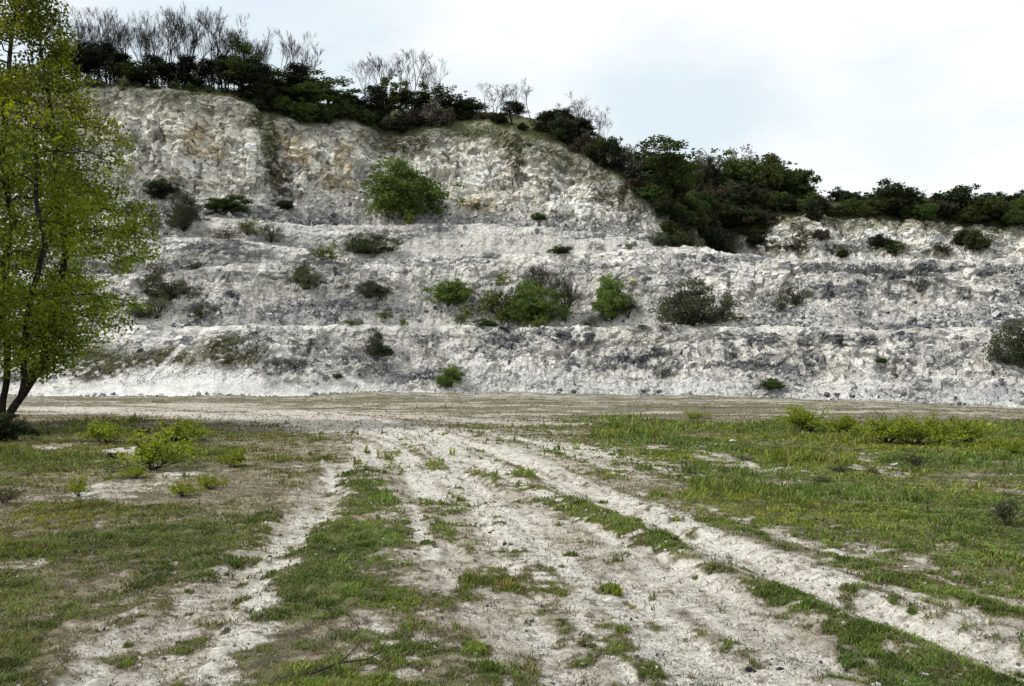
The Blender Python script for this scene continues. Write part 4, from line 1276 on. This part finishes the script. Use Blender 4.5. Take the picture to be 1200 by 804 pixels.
for belt, k, px, t, w, h in SCRUB:
    n = count.get((belt, k), 0); count[(belt, k)] = n + 1
    p = on_line(px, t); s = p[1] / F
    p[2] -= .12 * h * s
    lab = (f"{ORD[n]} " if total[(belt, k)] > 1 else "") + f"{WORDS[k]} {WHERE[belt]}" + (" from the leafy tree" if total[(belt, k)] > 1 else "")
    hs_ = 1.12 * h * s / HT[k]
    plant("bush" if k != 'bramble' else "bramble_thicket", k, p, hs_, lab, "bush", "scrub on the rim and wooded slope", min(w * s / WD[k], 1.3 * hs_))

# ---- undergrowth over the vegetated ground of the rim and slope, and thin weeds on the washed faces
def cover_leaves(name, weight, n, size, cA, cB, seed, lab, spread=.35, lift=.25):
    rg = np.random.default_rng(seed)
    w = (weight / weight.sum()).ravel().astype(np.float64); w /= w.sum()
    idx = rg.choice(NR * NC, n, p=w)
    P = ROCK.reshape(-1, 3)[idx] + rg.normal(size=(n, 3)) * spread
    P[:, 2] += rg.uniform(0, lift, n)
    t = np.clip(.5 + .7 * tone.ravel()[idx] + .3 * rg.normal(size=n), 0, 1)
    c = mixcol(cA, cB, t)
    V, Fq, c = leaf_quads(P, np.full(n, size), c, rg, .7, .45)
    return tag(link(name, mesh_from(name, V, Fq, c, [M_LEAF])), lab, "undergrowth", kind="stuff")


inview = ((PXX > -150) & (PXX < 1350) & (RTT < 16.3)).astype(np.float32)
cover_leaves("undergrowth", vmask * inview * (.15 + .85 * np.clip(R_ + (RTT > 14.2) * 0.8, 0, 1)) * (1 - .8 * np.clip(grassy, 0, 1)), 70000, .26, (.018, .022, .010), (.055, .062, .022), 21, "dark tangled undergrowth covering the rim and the wooded slope")
cover_leaves("rock_weeds", np.clip(wash * gate, 0, 1) ** 1.5 * inview * (1 - vmask) + (.02 * bench + .35 * (np.exp(-((RTT - 3.7) / .5) ** 2) + np.exp(-((RTT - 9.2) / .8) ** 2) + .5 * np.exp(-((RTT - 11.3) / .7) ** 2)) * sstep(.1, .6, tone)) * inview * (RTT < 12.5) * (1 - vmask), 42000, .13, (.035, .038, .018), (.10, .11, .045), 22, "sparse weeds and moss growing over the chalk faces", .08, .12)

# ------------------------------------------------------------------ the big tree at the edge of the view
trg = np.random.default_rng(2024)
TY = 29.0
tb = at(6, 497, TY); tb[2] = float(floor_z(tb[0], tb[1])[0]) - .1


def T(px, py, dy=0.0):
    return at(px, py, TY + dy) - tb


stems = [
    [(6, 500, 0), (14, 480, 0), (26, 462, .1), (40, 442, .2), (50, 420, .3), (58, 385, .5), (68, 340, .6), (74, 290, .9), (70, 230, 1.0), (60, 150, .8), (50, 70, .4), (42, 0, .2)],
    [(4, 500, 0), (4, 470, -.1), (10, 445, -.3), (6, 400, -.6), (4, 340, -.8), (10, 260, -1.0), (6, 180, -.9), (14, 90, -.7), (10, 10, -.4), (8, -60, -.2)],
    [(2, 500, .1), (-8, 470, .3), (-20, 430, .8), (-30, 360, 1.2), (-40, 280, 1.6), (-46, 190, 1.5), (-40, 90, 1.2), (-34, 0, .9)],
    [(5, 498, -.1), (22, 468, -.4), (24, 440, -.7), (30, 400, -1.2), (40, 350, -1.8), (48, 290, -2.2), (46, 230, -2.2), (40, 160, -1.9)],
    [(0, 500, 0), (-14, 480, -.4), (-34, 440, -1.0), (-60, 380, -1.5), (-76, 300, -1.8), (-84, 220, -1.6)],
]
nodes, parent = [], []
for st in stems:
    pts = [T(*p) for p in st]
    ph_ = trg.uniform(0, 6.28, 2)
    pts = [p_ + np.array([math.sin(p_[2] * 1.7 + ph_[0]) * .16, math.sin(p_[2] * 1.4 + ph_[1]) * .16, 0]) * min(1, p_[2] / 3) for p_ in pts]
    prev = -1
    for a, b in zip(pts[:-1], pts[1:]):
        L_ = np.linalg.norm(b - a); k = max(1, int(L_ / .35))
        for i in range(k):
            nodes.append(a + (b - a) * i / k + trg.normal(size=3) * .02 * (prev >= 0)); parent.append(prev); prev = len(nodes) - 1
nodes = [np.array(n) for n in nodes]
# crown envelope: half width in view units by sighting height
ENV_Y = [-80, -40, 0, 40, 100, 150, 200, 260, 320, 370, 400, 430, 450]
ENV_W = [20, 44, 68, 82, 106, 134, 160, 172, 166, 146, 122, 96, 40]
att = []
while len(att) < 15000:
    py = trg.uniform(-70, 445); w = np.interp(py, ENV_Y, ENV_W)
    a = trg.uniform(0, 6.283); q = trg.uniform(.05, 1) ** .5
    wob_ = 1 + .16 * math.sin(a * 3 + py * .05) + .13 * math.sin(a * 5 - py * .09 + 1)
    r = w * q * min(wob_, 1.06)
    if py > 400 and trg.uniform() < .35: continue
    x = -2 + math.cos(a) * r; dy = math.sin(a) * r * TY / F
    att.append(at(x, py, TY) - tb + np.array([0, dy, 0]))
att = np.array(att)
keep = vnoise(att[:, 0] * .75, att[:, 1] * .75, att[:, 2] * .95, 77) > .375
att = att[keep]
alive = np.ones(len(att), bool)
NP = np.array(nodes)
dist = np.full(len(att), 1e9); near = np.zeros(len(att), int)


def upd(i0):
    global dist, near
    new = np.array(nodes[i0:])
    for s in range(0, len(new), 400):
        D = np.linalg.norm(att[:, None, :] - new[None, s:s + 400], axis=2)
        j = D.argmin(1); d = D[np.arange(len(att)), j]
        m = d < dist
        dist[m] = d[m]; near[m] = j[m] + i0 + s


upd(0)
for it in range(90):
    alive &= dist > .27
    act = np.where(alive & (dist < 5))[0]
    if not len(act): break
    i0 = len(nodes)
    dirs = {}
    for a_ in act:
        n_ = near[a_]
        v = att[a_] - nodes[n_]; v /= np.linalg.norm(v)
        dirs.setdefault(n_, []).append(v)
    for n_, vs in dirs.items():
        v = np.mean(vs, 0) + trg.normal(size=3) * .16 + np.array([0, 0, .06])
        v /= np.linalg.norm(v)
        nodes.append(nodes[n_] + v * .24); parent.append(n_)
    upd(i0)
    if len(nodes) > 16000: break
print('tree nodes', len(nodes), 'left', alive.sum())
NP = np.array(nodes); parent = np.array(parent)
nch = np.zeros(len(NP), int)
acc = np.zeros(len(NP))
for i in range(len(NP) - 1, -1, -1):
    if nch[i] == 0: acc[i] = .0075 ** 2.2
    if parent[i] >= 0:
        nch[parent[i]] += 1; acc[parent[i]] += acc[i]
rad_ = np.minimum(acc ** (1 / 2.2), .14)
i = np.where(parent >= 0)[0]
thick = rad_[i] > .05
root = link("leafy_tree", None, loc=Vector(tb))
tag(root, "big multi-stemmed tree in fresh yellow green leaf on the turf by the track", "tree")
V, Fq = tubes(NP[parent[i][thick]], NP[i][thick], rad_[parent[i][thick]], rad_[i][thick], 8)
link("trunk", mesh_from("trunk", V, Fq, None, [M_BARK], smooth=True), parent=root)
V, Fq = tubes(NP[parent[i][~thick]], NP[i][~thick], np.minimum(rad_[parent[i][~thick]], rad_[i][~thick] * 1.6), rad_[i][~thick], 4)
link("branch", mesh_from("branch", V, Fq, None, [M_BARK], smooth=True), parent=root)
lf = np.where((rad_ < .022) & (NP[:, 2] > 1.75))[0]
per = 17
dens_ = fbm(NP[lf][:, 0] * 1.1, NP[lf][:, 1] * 1.1, NP[lf][:, 2] * 1.3, 3, 87)
cn_ = np.clip(per * (1.15 + 1.5 * dens_), 2, 48).astype(int)
Pl = np.repeat(NP[lf], cn_, 0)
Pl = Pl + trg.normal(size=Pl.shape) * np.array([.17, .17, .13])
tt = np.clip(.52 + .55 * fbm(Pl[:, 0] * .6, Pl[:, 1] * .6, Pl[:, 2] * .6, 3, 88) + .26 * trg.normal(size=len(Pl)), 0, 1)
lc = mixcol((.036, .072, .010), (.265, .335, .030), tt)
hi_ = sstep(6.5, 11, Pl[:, 2])[:, None]
lc = lc * (1 - hi_) + lc * np.array([1.05, .86, .8]) * hi_
V, Fq, lc = leaf_quads(Pl, np.full(len(Pl), .098), lc, trg, -.2, .72, .5)
link("crown", mesh_from("crown", V, Fq, lc, [M_LEAF_HERO]), parent=root)

# ------------------------------------------------------------------ bushes and saplings on the floor
def on_floor(px, py):
    x, y = gp(px, py)
    return np.array([x, y, float(floor_z(x, y)[0])])


p = on_floor(2, 517); plant("bush", 'dark', p - np.array([0, 0, .1]), .30, "low dark bush tangled round the foot of the big leafy tree", "bush", None, .5)
p = on_floor(-40, 512); plant("bush", 'bramble', p, .5, "brown bramble thicket behind the foot of the big leafy tree", "bush", None, .7)
SAP = [(948, 505, 46, 36, "tallest yellow green sapling clump at the top of the field"), (985, 508, 34, 28, "yellow green sapling clump right behind the tallest one"), (1012, 512, 30, 14, "low yellow green clump between the two thick sapling clumps"), (1040, 518, 40, 34, "thick yellow green sapling clump in the field past the tallest clump"),
       (1075, 520, 46, 42, "fullest of the yellow green sapling clumps in the field"), (1105, 518, 40, 38, "yellow green sapling clump just past the fullest one"), (1135, 516, 38, 32, "last thick yellow green clump in the field"), (1168, 522, 24, 16, "small faint yellow green sapling past the thick clumps"), (1188, 528, 20, 20, "single thin sapling at the far end of the sapling row"),
       (178, 548, 58, 56, "largest yellow green sapling clump on the turf by the leafy tree"), (205, 520, 50, 34, "yellow green sapling clump behind the largest one by the leafy tree"), (122, 520, 40, 34, "yellow green sapling clump closest to the big leafy tree"), (276, 545, 26, 28, "lone yellow green sapling at the edge of the turf near the track"),
       (92, 580, 20, 28, "thin yellow green sapling beside a bare chalk patch"), (215, 580, 30, 20, "short yellow green sapling in front of the largest clump"), (245, 572, 26, 20, "short yellow green sapling next to a bare patch and a dry clump"), (812, 488, 24, 9, "faint yellow green sapling at the far edge of the field"), (160, 560, 22, 18, "little sapling nestled against the largest clump")]
for px, py, w, h, lab in SAP:
    p = on_floor(px, py); s = p[1] / F
    plant("sapling", 'sapling', p, h * s / HT['sapling'], lab, "sapling", "yellow green saplings on the turf", max(1.25 * w * s / WD['sapling'], .5 * h * s / HT['sapling']))
for px, py, w, h, k, lab in [(1070, 545, 34, 24, 'sparse', "thin green bush in the middle of the field"), (1020, 548, 22, 9, 'brown', "flat dead weed clump in the field"), (985, 548, 26, 14, 'brown', "low brown weed clump beside the flat dead one"), (1180, 612, 40, 40, 'sparse', "tall thin weed clump at the near edge of the field"),
                             (135, 512, 14, 7, 'bramble', "small dark weed tuft on the turf by the leafy tree"), (168, 510, 14, 10, 'bramble', "brown weed tuft behind the sapling clumps"), (133, 536, 12, 12, 'bramble', "brown weed tuft beside the pale chalk patch"), (870, 536, 24, 7, 'brown', "dark weed tuft on the low bare bank in the field"), (5, 590, 40, 26, 'brown', "dry twiggy weeds on the turf below the big leafy tree"), (960, 560, 26, 10, 'sparse', "low green weed clump in the field")]:
    p = on_floor(px, py); s = p[1] / F
    plant("weed", k, p, h * s / HT[k], lab, "weed", "weed clumps on the floor", w * s / WD[k])

# ------------------------------------------------------------------ boulders
BOUL = [(152, 240, 14, "pale boulder at the end of the row nearest the leafy tree", 1), (164, 243, 12, "second pale boulder of the row under the dark evergreen bush", 1), (176, 244, 12, "third pale boulder of the row under the dark evergreen bush", 1), (196, 236, 13, "rounded pale boulder beside the dark evergreen bush", 2), (201, 232, 10, "tan boulder resting above the rounded pale one", 3),
        (216, 235, 17, "largest white boulder on the scree under the high cliff", 0), (235, 222, 12, "tan topped boulder lying high on the scree", 3), (236, 226, 10, "white boulder under the tan topped boulder", 0), (245, 252, 12, "white boulder between two bushes on the scree", 0), (242, 260, 10, "grey boulder below the white one between two bushes", 2), (258, 250, 12, "pale boulder touching the rounded green bush", 1), (305, 247, 14, "long pale boulder on the scree past the rounded bush", 1), (265, 227, 9, "small pale boulder high on the scree", 1), (315, 236, 10, "squarish pale boulder under the mossy gully", 1),
        (1073, 306, 14, "long white slab lying on the crest of the third ledge", 0),
        (886, 465, 12, "white boulder at the foot of the face beside green weeds", 0), (895, 465, 10, "grey and white boulder at the foot of the face", 2), (482, 456, 8, "small white boulder at the foot of the face near the leafy bush", 0), (545, 459, 7, "small grey boulder at the foot of the face past the leafy bush", 2), (656, 459, 8, "dark broken boulder at the foot of the face", 4), (773, 461, 8, "dark split boulder low on the scree foot", 4), (981, 467, 9, "dark boulder under the diagonal scar", 4), (1000, 467, 10, "low dark boulder beside another at the diagonal scar", 4), (753, 463, 9, "flat dark boulder at the edge of the floor", 4),
        (592, 391, 20, "flat dark weathered block at the top of the lowest face", 4), (570, 390, 14, "dark weathered block at the near end of the dark bed", 4), (583, 402, 14, "dark rounded block under the flat dark block", 4), (601, 402, 13, "dark square block next to the dark rounded one", 4), (665, 399, 20, "big dark block with white chips in the lowest face", 4), (690, 400, 18, "dark block with a rusty hollow in the lowest face", 4), (656, 396, 13, "dark narrow block wedged beside the big dark block", 4),
        (670, 429, 12, "small dark boulder stuck low in the face", 4), (727, 423, 17, "dark rounded boulder, first of the pair in the lowest face", 4), (751, 424, 17, "dark rounded boulder, second of the pair in the lowest face", 4), (769, 413, 12, "dark boulder just above the pair of rounded ones", 4), (858, 421, 9, "small dark boulder alone in the pale face", 4),
        (884, 402, 18, "tall dark block at the start of the long dark bed", 4), (948, 405, 17, "dark hollow block in the long dark bed", 4), (1014, 400, 15, "dark arched block in the long dark bed", 4), (1022, 406, 14, "dark flat block under the arched one", 4), (985, 402, 13, "grey upright block in the long dark bed", 4), (1054, 394, 14, "dark blocky outcrop near the end of the dark bed", 4),
        (272, 350, 13, "black round boulder lodged in the second slope", 4), (232, 346, 12, "white and black boulder beside the black round one", 0), (268, 412, 12, "dark boulder in the bank beside the mound", 4), (1133, 350, 10, "grey boulder on the slope below the undercut block", 2), (574, 302, 10, "grey boulder on the third ledge crest", 2), (757, 333, 15, "dark square block beside the big dark rounded bush", 4), (740, 336, 13, "brown block beside the dark square one", 3), (822, 335, 14, "white slab leaning behind the big dark rounded bush", 0)]
BC = [(.58, .565, .53), (.46, .44, .405), (.34, .335, .32), (.42, .34, .24), (.075, .078, .086)]
for i, (px, py, d, lab, c) in enumerate(BOUL):
    p = on_face(px, py - d * .25, .0); r = d * .5 * p[1] / F
    p = p + (np.array([0, -.35 * r, .25 * r]) if c != 4 else np.array([0, -.02 * r, 0]))
    stone_thing("boulder", lab, "boulder", p, r, BC[c], 600 + i, "boulders on the quarry face", (1.15, .8, .8 if c != 4 else .85), trg.uniform(-.4, .4))
# stones on the floor
for i, (px, py, d, lab, c) in enumerate([(876, 783, 11, "black flint, the larger of three lying in the wheel track", 5), (902, 780, 6, "tiny black flint between the two larger flints in the track", 5), (913, 785, 12, "flat black flint at the end of the three in the track", 5), (885, 786, 8, "bluish black flint touching the larger flint in the track", 5),
                                         (858, 518, 10, "white chalk stone on the field behind the bare bank", 0), (1050, 540, 12, "white chalk lump on the field near a dry bush", 0), (1034, 546, 9, "pale chalk stone beside the white lump on the field", 1), (984, 550, 9, "pale flat stone near a low weed clump in the field", 1), (1136, 536, 9, "pale stone on the turf below the sapling clumps", 1), (223, 510, 9, "white stone on the turf behind the sapling clumps", 0), (916, 530, 6, "small pale stone on the bare bank", 1), (128, 797, 8, "small white stone at the near edge of the bare path", 0), (685, 781, 9, "pale stone at the near edge of the middle rut", 1), (1085, 795, 10, "pale stone among grass beside the last rut", 1), (300, 775, 8, "grey stone beside the grass tongue", 2)]):
    p = on_floor(px, py); r = d * .5 * p[1] / F
    stone_thing("stone", lab, "stone", p + np.array([0, 0, r * .2]), r, (BC + [(.03, .032, .038)])[c], 800 + i, "loose stones on the quarry floor", (1.2, .9, .7))
# dry twigs
for px, py, ln, az, lab in [(362, 796, .45, .5, "dry forked twig lying at the end of the grass tongue")]:
    p = on_floor(px, py)
    q = [np.array([0, 0, .015]), np.array([ln * .4, .02, .045]), np.array([ln * .75, -.01, .05]), np.array([ln, .03, .08])]
    b = [q[1], q[1] + np.array([ln * .3, .09, .05])]
    V, Fq = tubes([q[0], q[1], q[2], b[0]], [q[1], q[2], q[3], b[1]], [.008, .007, .005, .005], [.007, .005, .003, .003], 6)
    o = link("twig", mesh_from("twig", V, Fq, None, [M_TWIG], smooth=True), loc=Vector(p))
    o.rotation_euler = (0, 0, az)
    tag(o, lab, "twig")
